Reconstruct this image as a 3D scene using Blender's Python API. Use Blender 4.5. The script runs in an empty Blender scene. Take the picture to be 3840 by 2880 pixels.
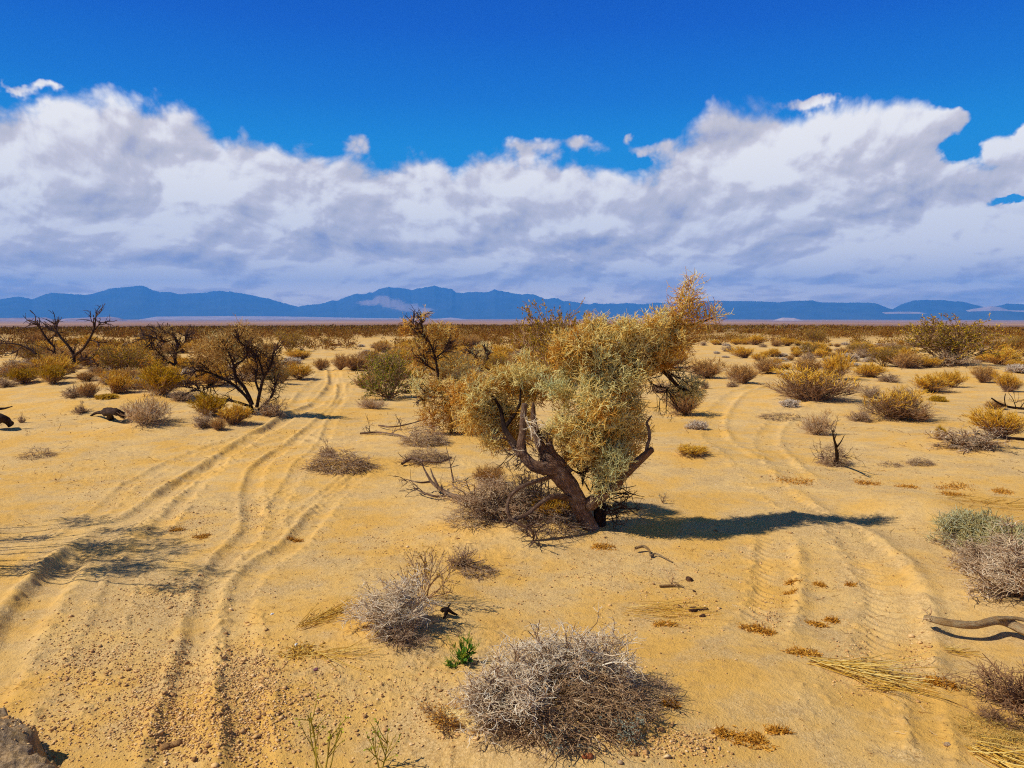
import bpy, math, random
import numpy as np
from mathutils import Vector
S = bpy.context.scene
COL = S.collection
rng = np.random.default_rng(7)
random.seed(7)

# ------------------------------------------------------------------ camera
CAM_H = 2.6
FPX = 1700.0                      # focal length for a 2212 x 1659 picture
PITCH = math.atan((829.5 - 681.0) / FPX)
cam_data = bpy.data.cameras.new("camera")
cam = bpy.data.objects.new("camera", cam_data)
COL.objects.link(cam)
cam.location = (0, 0, CAM_H)
cam.rotation_euler = (math.pi / 2 - PITCH, 0, 0)
cam_data.sensor_width = 36.0
cam_data.lens = 36.0 * FPX / 2212.0
cam_data.clip_start = 0.1
cam_data.clip_end = 200000
S.camera = cam
S.view_settings.view_transform = 'Standard'
S.view_settings.look = 'None'
S.view_settings.exposure = 0.0
S.view_settings.gamma = 1.0
S.render.engine = 'CYCLES'
S.cycles.max_bounces = 5
S.cycles.diffuse_bounces = 3
S.cycles.glossy_bounces = 1
S.cycles.transmission_bounces = 2
S.cycles.volume_bounces = 2
S.cycles.transparent_max_bounces = 4
S.cycles.use_denoising = False
S.cycles.use_adaptive_sampling = False
S.cycles.filter_width = 1.15

SUN_EL = math.radians(48.5)
SUN_DIR = Vector((-0.985, -0.17, 0)).normalized() * math.cos(SUN_EL) + Vector((0, 0, math.sin(SUN_EL)))
SUN_ROT = math.atan2(SUN_DIR.x, SUN_DIR.y)
sun_data = bpy.data.lights.new("sun", 'SUN')
sun = bpy.data.objects.new("sun", sun_data)
COL.objects.link(sun)
sun_data.energy = 5.0
sun_data.angle = math.radians(0.53)
sun_data.color = (1.0, 0.95, 0.85)
sun.rotation_euler = SUN_DIR.to_track_quat('Z', 'Y').to_euler()
sun.location = (-30, -5, 40)


def view_dir(px, py):
    a = (px - 1106.0) / FPX
    b = -(py - 829.5) / FPX
    c, s = math.cos(PITCH), math.sin(PITCH)
    return np.array([a, c + b * s, -s + b * c])


def azel(px, py):
    d = view_dir(px, py)
    return math.atan2(d[0], d[1]), math.atan2(d[2], math.hypot(d[0], d[1]))


# ------------------------------------------------------------------ node helper
class E:
    """a tiny expression wrapper round Math nodes"""
    nt = None

    def __init__(self, sock): self.s = sock

    @staticmethod
    def op(o, *a, clamp=False):
        n = E.nt.nodes.new('ShaderNodeMath'); n.operation = o; n.use_clamp = clamp
        for i, x in enumerate(a):
            if isinstance(x, E): E.nt.links.new(x.s, n.inputs[i])
            else: n.inputs[i].default_value = x
        return E(n.outputs[0])

    def __add__(s, o): return E.op('ADD', s, o)
    __radd__ = __add__
    def __sub__(s, o): return E.op('SUBTRACT', s, o)
    def __rsub__(s, o): return E.op('SUBTRACT', o, s)
    def __mul__(s, o): return E.op('MULTIPLY', s, o)
    __rmul__ = __mul__
    def __truediv__(s, o): return E.op('DIVIDE', s, o)
    def __pow__(s, o): return E.op('POWER', s, o)
    def sat(s): return E.op('ADD', s, 0.0, clamp=True)


def ramp01(x, a, b, c=0.0, d=1.0, smooth=True):
    n = E.nt.nodes.new('ShaderNodeMapRange')
    n.interpolation_type = 'SMOOTHSTEP' if smooth else 'LINEAR'
    E.nt.links.new(x.s, n.inputs[0])
    for i, v in enumerate((a, b, c, d)): n.inputs[i + 1].default_value = v
    return E(n.outputs[0])


def comb(x, y, z=0.0):
    n = E.nt.nodes.new('ShaderNodeCombineXYZ')
    for i, v in enumerate((x, y, z)):
        if isinstance(v, E): E.nt.links.new(v.s, n.inputs[i])
        else: n.inputs[i].default_value = v
    return n.outputs[0]


def noise(vec, scale, detail=5.0, rough=0.55, dist=0.0, color=False):
    n = E.nt.nodes.new('ShaderNodeTexNoise')
    n.noise_dimensions = '3D'
    if vec is not None: E.nt.links.new(vec, n.inputs['Vector'])
    n.inputs['Scale'].default_value = scale
    n.inputs['Detail'].default_value = detail
    n.inputs['Roughness'].default_value = rough
    n.inputs['Distortion'].default_value = dist
    return n.outputs['Color'] if color else E(n.outputs['Fac'])


def noise2(vec, scale, detail=5.0, rough=0.55, color=False):
    r = noise(vec, scale, detail, rough, 0.0, color)
    (r if color else r.s).node.noise_dimensions = '2D'
    return r


def voro2(vec, scale, detail, rough, smooth):
    r = voro(vec, scale, detail, rough, 'SMOOTH_F1', smooth)
    r.s.node.voronoi_dimensions = '2D'
    return r


def voro(vec, scale, detail=3.0, rough=0.5, feature='F1', smooth=None):
    n = E.nt.nodes.new('ShaderNodeTexVoronoi')
    n.feature = feature
    E.nt.links.new(vec, n.inputs['Vector'])
    n.inputs['Scale'].default_value = scale
    n.inputs['Detail'].default_value = detail
    n.inputs['Roughness'].default_value = rough
    if smooth is not None: n.inputs['Smoothness'].default_value = smooth
    return E(n.outputs['Distance'])


def mixc(fac, a, b, mode='MIX'):
    n = E.nt.nodes.new('ShaderNodeMix'); n.data_type = 'RGBA'; n.blend_type = mode
    n.clamp_factor = True
    if isinstance(fac, E): E.nt.links.new(fac.s, n.inputs[0])
    else: n.inputs[0].default_value = fac
    for i, v in ((6, a), (7, b)):
        if isinstance(v, (tuple, list)): n.inputs[i].default_value = (*v[:3], 1.0)
        else: E.nt.links.new(v, n.inputs[i])
    return n.outputs[2]


def cramp(fac, stops):
    n = E.nt.nodes.new('ShaderNodeValToRGB')
    el = n.color_ramp.elements
    while len(el) < len(stops): el.new(0.5)
    for e, (p, c) in zip(el, stops):
        e.position = p; e.color = (*c[:3], 1.0)
    E.nt.links.new(fac.s if isinstance(fac, E) else fac, n.inputs[0])
    return n.outputs[0]


def lin(r, g, b):
    return tuple(((c / 255 + 0.055) / 1.055) ** 2.4 if c > 10 else c / 255 / 12.92 for c in (r, g, b))


# ------------------------------------------------------------------ sky
def build_world():
    w = bpy.data.worlds.new("World")
    S.world = w
    w.use_nodes = True
    nt = w.node_tree; E.nt = nt
    nt.nodes.clear()
    out = nt.nodes.new('ShaderNodeOutputWorld')
    bg = nt.nodes.new('ShaderNodeBackground')
    bg.inputs['Strength'].default_value = 0.1
    nt.links.new(bg.outputs[0], out.inputs[0])
    sky = nt.nodes.new('ShaderNodeTexSky')
    sky.sky_type = 'NISHITA'
    sky.sun_disc = False
    sky.sun_elevation = SUN_EL
    sky.sun_rotation = SUN_ROT
    sky.altitude = 300
    sky.dust_density = 0.3
    sky.ozone_density = 2.0
    tc = nt.nodes.new('ShaderNodeTexCoord')
    sep = nt.nodes.new('ShaderNodeSeparateXYZ')
    nt.links.new(tc.outputs['Generated'], sep.inputs[0])
    X, Y, Z = (E(sep.outputs[i]) for i in range(3))
    az = E.op('ARCTAN2', X, Y)
    el = E.op('ARCSINE', Z)
    # clear-sky blue: the physical sky, graded deep like the photograph
    deg = el * (180 / math.pi)
    blue = cramp(ramp01(deg, 0, 40, smooth=False), [
        (0.0, lin(60, 165, 232)), (0.22, lin(4, 152, 228)), (0.29, lin(0, 142, 224)), (0.37, lin(0, 116, 213)),
        (0.48, lin(0, 90, 201)), (0.58, lin(0, 76, 188)), (0.74, lin(22, 66, 140)), (1.0, lin(34, 62, 108))])
    tenx = nt.nodes.new('ShaderNodeVectorMath'); tenx.operation = 'SCALE'
    nt.links.new(blue, tenx.inputs[0]); tenx.inputs['Scale'].default_value = 10.0
    base = mixc(0.985, sky.outputs[0], tenx.outputs[0])

    # cloud bank: its top edge as a function of azimuth
    prof = [(-300, 250), (-150, 240), (0, 236), (60, 238), (110, 230), (200, 224), (260, 226), (330, 242), (390, 240), (440, 264),
            (500, 288), (560, 303), (620, 311), (690, 322), (760, 326), (800, 340), (850, 336), (900, 332), (950, 336),
            (985, 358), (1020, 346), (1060, 336), (1110, 336), (1160, 352), (1210, 346), (1270, 350), (1340, 356),
            (1400, 352), (1440, 330), (1480, 300), (1520, 266), (1560, 242), (1600, 232), (1660, 234), (1700, 252),
            (1760, 262), (1800, 242), (1850, 230), (1930, 218), (1980, 236), (2040, 282), (2090, 328), (2130, 338),
            (2180, 322), (2240, 300), (2400, 270), (2560, 280)]
    fc = nt.nodes.new('ShaderNodeFloatCurve')
    pts = []
    for x, y in prof:
        a, e = azel(x, y)
        pts.append(((a + 0.8) / 1.6, e / 0.4))
    cv = fc.mapping.curves[0]
    cv.points[0].location = (0.0, pts[0][1]); cv.points[1].location = (1.0, pts[-1][1])
    for p in pts: cv.points.new(*p)
    fc.mapping.update()
    nt.links.new(ramp01(az, -0.8, 0.8, smooth=False).s, fc.inputs['Value'])
    edge = E(fc.outputs[0]) * 0.4
    # coordinates on the cloud deck: flatter and finer towards the horizon
    elv = E.op('MAXIMUM', el, 0.0)
    v = E.op('LOGARITHM', elv + 0.075, math.e) * 0.30
    P = comb(az, v, 0.0)
    P2 = comb(az * 0.5, v * 1.4, 3.0)
    warp = noise2(P, 4.0, 2, 0.5, color=True)
    vm = nt.nodes.new('ShaderNodeVectorMath'); vm.operation = 'MULTIPLY_ADD'
    nt.links.new(warp, vm.inputs[0]); vm.inputs[1].default_value = (0.09, 0.06, 0.0)
    nt.links.new(P, vm.inputs[2])
    PW = vm.outputs[0]

    def shifted(dx, dy):
        m = nt.nodes.new('ShaderNodeVectorMath'); m.operation = 'ADD'
        nt.links.new(PW, m.inputs[0]); m.inputs[1].default_value = (dx, dy, 0)
        return m.outputs[0]

    def billow(vec):
        a = 1.0 - voro2(vec, 8.0, 2.6, 0.45, 0.45)
        b = noise2(vec, 9.0, 6, 0.52)
        return a * 0.75 + b * 0.40
    n0 = billow(PW)
    n1 = billow(shifted(-0.010, 0.024))
    n2 = noise2(PW, 30.0, 5, 0.55)
    n3 = noise2(shifted(-0.003, 0.007), 30.0, 5, 0.55)
    c0 = 1.0 - voro2(shifted(3.1, 1.7), 24.0, 3.0, 0.55, 0.25)
    c1 = 1.0 - voro2(shifted(3.1 - 0.004, 1.7 + 0.010), 24.0, 3.0, 0.55, 0.25)
    relief = (n0 - n1) * 1.0 + (n2 - n3) * 0.22 + (c0 - c1) * 0.26
    big = noise2(P2, 3.6, 3, 0.5)
    bigp = noise2(P, 6.0, 4, 0.5)
    torn = noise2(PW, 26.0, 5, 0.6)

    tw = noise2(P, 20.0, 4, 0.6); tw2 = noise2(comb(az + 5.0, v), 20.0, 4, 0.6)
    azw = az + (tw - 0.5) * 0.05; elw = el + (tw2 - 0.5) * 0.03

    def blob(px, py, sx, sy, amp):
        a, e = azel(px, py)
        dx = (azw - a) / (sx / FPX); dy = (elw - e) / (sy / FPX)
        return E.op('EXPONENT', (dx * dx + dy * dy) * -1.0) * amp
    d = (edge - el) * 26.0 + (n0 - 0.62) * 0.95 + (torn - 0.5) * 0.6 + (c0 - 0.6) * 0.4 + 0.6
    # small torn puffs above the bank and holes in it
    puffs = [(1735, 228, 34, 13, .95), (1768, 215, 26, 11, .85), (90, 181, 26, 8, 1.0), (8, 172, 13, 14, .9), (42, 193, 20, 8, .9), (100, 224, 14, 10, .4),
             (1142, 312, 46, 30, .95), (1357, 294, 20, 15, 1.15), (1250, 304, 54, 26, .9), (1400, 325, 46, 18, .8), (780, 306, 38, 24, .8),
             (2070, 246, 40, 17, 1.2), (2020, 285, 40, 26, 1.0), (2140, 322, 34, 14, 0.9), (2210, 285, 14, 22, 1.0)]
    for b in puffs: d = d + blob(*b)
    for b in [(2075, 322, 40, 24, -2.2), (2200, 434, 50, 9, -2.0), (1385, 350, 20, 10, -0.8)]:
        d = d + blob(*b)
    alpha = ramp01(d, -0.05, 0.55)
    # brightness of the deck
    shade = 0.815 + relief * 1.15 + (big - 0.5) * 0.6 + (n0 - 0.62) * 0.4 + (bigp - 0.5) * 0.42 + (torn - 0.5) * 0.10
    shade = shade + ramp01(el, azel(1106, 560)[1], azel(1106, 380)[1]) * 0.06
    low = ramp01(el, azel(1106, 470)[1], azel(1106, 640)[1])
    shade = shade + low * 0.12 + low * (noise2(P2, 16.0, 5, 0.6) - 0.5) * 0.7
    for b in [(130, 475, 60, 22, 0.14), (870, 430, 60, 30, 0.14), (1900, 250, 70, 40, 0.14), (1000, 370, 120, 30, 0.14),
              (330, 545, 260, 20, -0.26), (780, 528, 180, 14, -0.2), (1250, 527, 180, 15, -0.3), (1720, 545, 90, 18, -0.22), (160, 430, 150, 30, -0.14),
              (560, 470, 60, 16, 0.14), (1650, 430, 200, 24, -0.12), (1920, 500, 60, 22, 0.12), (620, 330, 160, 20, 0.08), (2130, 480, 60, 20, 0.14),
              (1150, 470, 120, 20, -0.12), (60, 590, 90, 14, 0.1)]:
        shade = shade + blob(*b)
    ccol = cramp(shade.sat(), [(0.0, lin(156, 161, 190)), (0.3, lin(187, 186, 203)), (0.5, lin(208, 205, 210)),
                               (0.7, lin(222, 217, 222)), (0.88, lin(246, 244, 246)), (1.0, lin(255, 254, 253))])
    t2 = nt.nodes.new('ShaderNodeVectorMath'); t2.operation = 'MULTIPLY'
    low2 = ramp01(el, azel(1106, 585)[1], azel(1106, 650)[1])
    lowgain = comb(low * 5.0 + low2 * 7.0 + 11.0, low * 3.6 + low2 * 4.5 + 10.7, low * 1.4 + low2 * 1.5 + 10.2)
    nt.links.new(ccol, t2.inputs[0]); nt.links.new(lowgain, t2.inputs[1])
    fin = mixc(alpha, base, t2.outputs[0])
    nt.links.new(fin, bg.inputs['Color'])
    w.cycles.sampling_method = 'MANUAL'
    w.cycles.sample_map_resolution = 1024


build_world()

# ------------------------------------------------------------------ numpy noise and meshes
def _hash(ix, iy, seed):
    h = (ix.astype(np.int64) * 374761393 + iy.astype(np.int64) * 668265263 + seed * 1442695041) & 0xffffffff
    h = ((h ^ (h >> 13)) * 1274126177) & 0xffffffff
    return ((h ^ (h >> 16)) & 0xffff) / 65535.0


def vnoise(x, y, seed=0):
    ix = np.floor(x); iy = np.floor(y)
    fx = x - ix; fy = y - iy
    fx = fx * fx * fx * (fx * (fx * 6 - 15) + 10); fy = fy * fy * fy * (fy * (fy * 6 - 15) + 10)
    a = _hash(ix, iy, seed); b = _hash(ix + 1, iy, seed); c = _hash(ix, iy + 1, seed); d = _hash(ix + 1, iy + 1, seed)
    return (a + (b - a) * fx) * (1 - fy) + (c + (d - c) * fx) * fy


def fbm(x, y, octv=4, seed=0, gain=0.5):
    s = np.zeros_like(x, dtype=float); a = 1.0; t = 0.0
    for o in range(octv):
        s += a * vnoise(x * 2 ** o + 17.3 * o, y * 2 ** o - 9.1 * o, seed + o); t += a; a *= gain
    return s / t


def mesh_obj(name, verts, faces, mats, parent=None, smooth=False, attrs=None, fmat=None):
    """faces: int array (n,3) or (n,4)"""
    me = bpy.data.meshes.new(name)
    verts = np.asarray(verts, dtype=np.float32); faces = np.asarray(faces, dtype=np.int32)
    me.vertices.add(len(verts)); me.vertices.foreach_set('co', verts.ravel())
    k = faces.shape[1]
    me.loops.add(faces.size); me.loops.foreach_set('vertex_index', faces.ravel())
    me.polygons.add(len(faces))
    me.polygons.foreach_set('loop_start', np.arange(0, faces.size, k, dtype=np.int32))
    if smooth: me.polygons.foreach_set('use_smooth', np.ones(len(faces), dtype=bool))
    if not isinstance(mats, (list, tuple)): mats = [mats]
    for m in mats: me.materials.append(m)
    if fmat is not None: me.polygons.foreach_set('material_index', np.asarray(fmat, dtype=np.int32))
    for an, av in (attrs or {}).items():
        at_ = me.attributes.new(an, 'FLOAT', 'POINT'); at_.data.foreach_set('value', np.asarray(av, dtype=np.float32))
    me.update(calc_edges=True)
    o = bpy.data.objects.new(name, me); COL.objects.link(o)
    if parent is not None: o.parent = parent
    return o


def tag(o, label=None, cat=None, group=None, kind=None):
    if label: o['label'] = label
    if cat: o['category'] = cat
    if group: o['group'] = group
    if kind: o['kind'] = kind
    return o


def thing(name, loc, label, cat, group=None, rz=0.0):
    o = bpy.data.objects.new(name, None); COL.objects.link(o)
    o.empty_display_size = 0.1
    o.location = loc; o.rotation_euler = (0, 0, rz)
    return tag(o, label, cat, group)


def new_mat(name, rough=0.9):
    m = bpy.data.materials.new(name); m.use_nodes = True
    nt = m.node_tree; E.nt = nt
    b = nt.nodes['Principled BSDF']
    b.inputs['Roughness'].default_value = rough
    b.inputs['Specular IOR Level'].default_value = 0.15
    return m, nt, b


# ------------------------------------------------------------------ the lie of the land
_R = np.array([0, 60, 164, 400, 1000, 3000, 8000, 15000, 20000, 60000.0])
_PX = np.array([0, 0, 27.2, 25.4, 22.5, 17, 11.5, 8.5, 7.0, 7.0])
_Z = np.where(_R < 170, 0.0, CAM_H - _R * _PX / FPX)
_Z[-1] = _Z[-2]


def smooth_path(pts, n=14):
    p = np.asarray(pts, float)
    p = np.vstack([2 * p[0] - p[1], p, 2 * p[-1] - p[-2]])
    out = []
    for i in range(1, len(p) - 2):
        t = np.linspace(0, 1, n, endpoint=False)[:, None]
        out.append(0.5 * ((2 * p[i]) + (-p[i - 1] + p[i + 1]) * t + (2 * p[i - 1] - 5 * p[i] + 4 * p[i + 1] - p[i + 2]) * t ** 2
                          + (-p[i - 1] + 3 * p[i] - 3 * p[i + 1] + p[i + 2]) * t ** 3))
    out.append(p[-2][None])
    return np.vstack(out)


def flat_pt(px, py):
    d = view_dir(px, py); t = -CAM_H / d[2]
    return np.array([d[0] * t, d[1] * t])


# wheel ruts: picture-read centre lines, then metres: (points, half width m, depth m, berm m, tread)
RUTS = [
    ([(-150, 1640), (0, 1470), (45, 1370), (115, 1270), (185, 1195), (265, 1140), (330, 1090), (420, 1025), (545, 950), (600, 925), (690, 870), (720, 820), (705, 780)], 0.15, 0.105, 0.045, 0),
    ([(350, 1760), (385, 1640), (400, 1560), (432, 1420), (452, 1310), (482, 1235), (530, 1175), (552, 1130), (545, 1060), (575, 1000), (640, 955), (710, 900), (738, 850), (728, 800)], 0.115, 0.085, 0.03, 0),
    ([(545, 1760), (545, 1659), (535, 1550), (520, 1440), (517, 1350), (535, 1275), (585, 1220), (640, 1180), (720, 1085), (790, 1020)], 0.115, 0.075, 0.03, 0),
    ([(60, 1659), (170, 1500), (220, 1380), (280, 1250), (330, 1160), (390, 1080), (440, 1020), (520, 965), (590, 935)], 0.12, 0.022, 0.010, 0),
    ([(120, 1180), (240, 1080), (300, 1030), (400, 985), (500, 955), (590, 930)], 0.10, 0.03, 0.014, 0),
    ([(330, 1180), (400, 1080), (470, 1010), (545, 970), (640, 948), (700, 965)], 0.10, 0.04, 0.018, 0),
    ([(590, 1190), (600, 1100), (650, 1020), (705, 950), (722, 900), (745, 860), (760, 820)], 0.10, 0.03, 0.014, 0),
    ([(620, 1160), (690, 1085), (760, 1030), (800, 1000)], 0.10, 0.03, 0.014, 0),
    ([(620, 905), (660, 850), (690, 815), (700, 790), (690, 770)], 0.16, 0.05, 0.02, 0),
    ([(1640, 830), (1560, 880), (1540, 930), (1585, 985), (1640, 1040), (1700, 1090), (1760, 1125), (1830, 1160), (1890, 1215), (1925, 1290), (1930, 1370), (1925, 1440), (1905, 1500)], 0.21, 0.05, 0.035, 1),
    ([(1800, 850), (1690, 900), (1655, 950), (1690, 1010), (1740, 1060)], 0.19, 0.035, 0.02, 1),
    ([(1668, 1160), (1676, 1220), (1668, 1290), (1650, 1350), (1630, 1400)], 0.17, 0.045, 0.035, 1),
    ([(1840, 1430), (1850, 1510), (1862, 1590), (1870, 1680)], 0.2, 0.03, 0.01, 0),
    ([(1985, 1480), (2000, 1550), (2010, 1620), (2000, 1700)], 0.09, 0.05, 0.02, 0),
]
_ruts = []
for pts, hw, dep, berm, tr in RUTS:
    _ruts.append((smooth_path([flat_pt(*p) for p in pts], 10), hw, dep, berm, tr))
# low swells and mounds: px, py, radius m, height m
MOUNDS = [(1195, 1570, 0.9, 0.16), (1860, 1130, 0.5, -0.10), (1790, 1140, 0.7, 0.10), (1995, 1105, 0.8, 0.13), (840, 1380, 0.8, 0.09), (2160, 1290, 0.9, 0.10),
          (1100, 1130, 1.2, 0.08), (930, 955, 1.6, 0.14), (520, 905, 1.8, 0.2), (310, 925, 1.2, 0.16), (240, 880, 2.5, 0.18),
          (2090, 965, 1.6, 0.18), (1495, 985, 0.9, 0.12), (715, 1005, 1.0, 0.12), (1280, 1120, 1.3, 0.10), (100, 830, 5, 0.3), (380, 850, 4, 0.3),
          (1750, 870, 3, 0.2), (330, 1560, 1.0, 0.05), (560, 1560, 0.6, 0.05), (2050, 800, 5, 0.3), (1640, 1440, 1.0, 0.07)]
_mounds = [(flat_pt(x, y), r, h) for x, y, r, h in MOUNDS]
_bank = np.array([flat_pt(x, y) for x, y in [(-100, 1590), (20, 1600), (70, 1640), (90, 1690), (130, 1740), (130, 1800), (-300, 1800), (-300, 1520)]])


def poly_dist(x, y, poly):
    """signed distance to a closed polygon, positive inside"""
    n = len(poly); best = np.full(x.shape, 1e9); ins = np.zeros(x.shape, bool)
    for i in range(n):
        a, b = poly[i], poly[(i + 1) % n]
        ab = b - a; t = np.clip(((x - a[0]) * ab[0] + (y - a[1]) * ab[1]) / (ab @ ab), 0, 1)
        best = np.minimum(best, np.hypot(x - a[0] - t * ab[0], y - a[1] - t * ab[1]))
        c = ((a[1] > y) != (b[1] > y))
        with np.errstate(divide='ignore', invalid='ignore'):
            xi = (b[0] - a[0]) * (y - a[1]) / (b[1] - a[1] + 1e-12) + a[0]
        ins ^= c & (x < xi)
    return np.where(ins, best, -best)


def height(x, y):
    x = np.atleast_1d(np.asarray(x, float)); y = np.atleast_1d(np.asarray(y, float))
    r = np.hypot(x, y)
    lr = np.log(np.maximum(r, 1.0))
    z = np.interp(lr, np.log(np.maximum(_R, 1.0)), _Z)
    near = np.clip((140 - r) / 90, 0, 1)
    z = z + near * ((fbm(x * 0.16, y * 0.16, 3, 11) - 0.5) * 0.26 + (fbm(x * 0.7, y * 0.7, 3, 21) - 0.5) * 0.07)
    far = 1 - near
    z = z + far * np.clip((1500 - r) / 1200, 0, 1) * (fbm(x * 0.02, y * 0.02, 3, 5) - 0.5) * 0.8
    m = (r < 45)
    if m.any():
        xs, ys = x[m], y[m]; zz = np.zeros(xs.shape)
        for c, R, h in _mounds:
            q = ((xs - c[0]) ** 2 + (ys - c[1]) ** 2) / (R * R)
            zz += h * np.exp(-q)
        wob = (fbm(xs * 2.2, ys * 2.2, 3, 31) - 0.5)
        for path, hw, dep, berm, tr in _ruts:
            lo = path.min(0) - 1.0; hi = path.max(0) + 1.0
            k = np.where((xs > lo[0]) & (xs < hi[0]) & (ys > lo[1]) & (ys < hi[1]))[0]
            if not len(k): continue
            xk, yk = xs[k] + wob[k] * 0.05, ys[k] + wob[k] * 0.03
            best = np.full(len(k), 1e9); arc = np.zeros(len(k)); tot = 0.0
            side = np.zeros(len(k))
            for i in range(len(path) - 1):
                a, b = path[i], path[i + 1]; ab = b - a; L = math.hypot(*ab)
                if L < 1e-6: continue
                t = np.clip(((xk - a[0]) * ab[0] + (yk - a[1]) * ab[1]) / (L * L), 0, 1)
                dd = np.hypot(xk - a[0] - t * ab[0], yk - a[1] - t * ab[1])
                bb = dd < best
                best = np.where(bb, dd, best); arc = np.where(bb, tot + t * L, arc)
                side = np.where(bb, np.sign(ab[0] * (yk - a[1]) - ab[1] * (xk - a[0])), side)
                tot += L
            fade = np.clip(arc / 0.6, 0, 1) * np.clip((tot - arc) / 0.8, 0, 1)
            vary = np.clip(-0.35 + 2.4 * fbm(arc * 0.7 + hw * 50, arc * 0 + dep * 77, 3, 41), 0.12, 1.5)
            q = best / hw
            prof = -(0.52 if dep > .1 else 0.32) * dep * np.exp(-q ** 4 * 0.9) * vary + 0.34 * berm * np.exp(-((q - 1.5) / 0.42) ** 2) * vary * (1 + 0.8 * side)
            if tr:
                ph = arc / 0.085 + 1.2 * (q * side) ** 2
                prof += 0.010 * np.sin(ph * 2 * math.pi / 1.6) * np.exp(-q ** 6)
                crumb = fbm(xs[k] * 14, ys[k] * 14, 2, 51) - 0.45
                prof += 0.06 * np.clip(crumb, 0, 1) * np.exp(-((q - 1.3) / 0.35) ** 2)
            else:
                crumb = fbm(xs[k] * 16, ys[k] * 16, 2, 61) - 0.5
                prof += 0.05 * np.clip(crumb, 0, 1) * np.exp(-((q - 1.3) / 0.6) ** 2)
            zz[k] += prof * fade
        # clods and ripples of loose sand
        patch = np.clip((fbm(xs * 0.55, ys * 0.55, 3, 71) - 0.46) * 5, 0, 1)
        patch = patch * np.clip(1.15 - (xs + 0.6) * 0.8, 0.12, 1)
        zz += patch * 0.045 * np.clip(fbm(xs * 17, ys * 17, 3, 81) - 0.53, 0, 1)
        zz += 0.006 * (fbm(xs * 7, ys * 16, 2, 91) - 0.5)
        # the broken bank at the near left
        kb = np.where((xs < -1.0) & (ys < 7.5))[0]
        if len(kb):
            dd = poly_dist(xs[kb] + 0.25 * (fbm(xs[kb] * 5, ys[kb] * 5, 4, 33) - 0.5), ys[kb] + 0.2 * (fbm(xs[kb] * 5, ys[kb] * 5, 4, 37) - 0.5), _bank)
            step = np.clip(dd / 0.05 + 0.3, 0, 1)
            zz[kb] += step * (0.24 + 0.13 * fbm(xs[kb] * 9, ys[kb] * 9, 4, 39)) * np.clip(0.55 + dd * 1.2, 0, 1.1)
        z[m] += zz
    return z


def ground_z(x, y): return float(height([x], [y])[0])


def hit(px, py):
    """the ground point seen at a picture position"""
    d = view_dir(px, py); t = -CAM_H / d[2]
    for _ in range(8):
        z = ground_z(d[0] * t, d[1] * t); t = (z - CAM_H) / d[2]
    return np.array([d[0] * t, d[1] * t, CAM_H + d[2] * t])


def at(px, py, Y):
    d = view_dir(px, py); t = Y / d[1]
    return np.array([d[0] * t, Y, CAM_H + d[2] * t])


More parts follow.
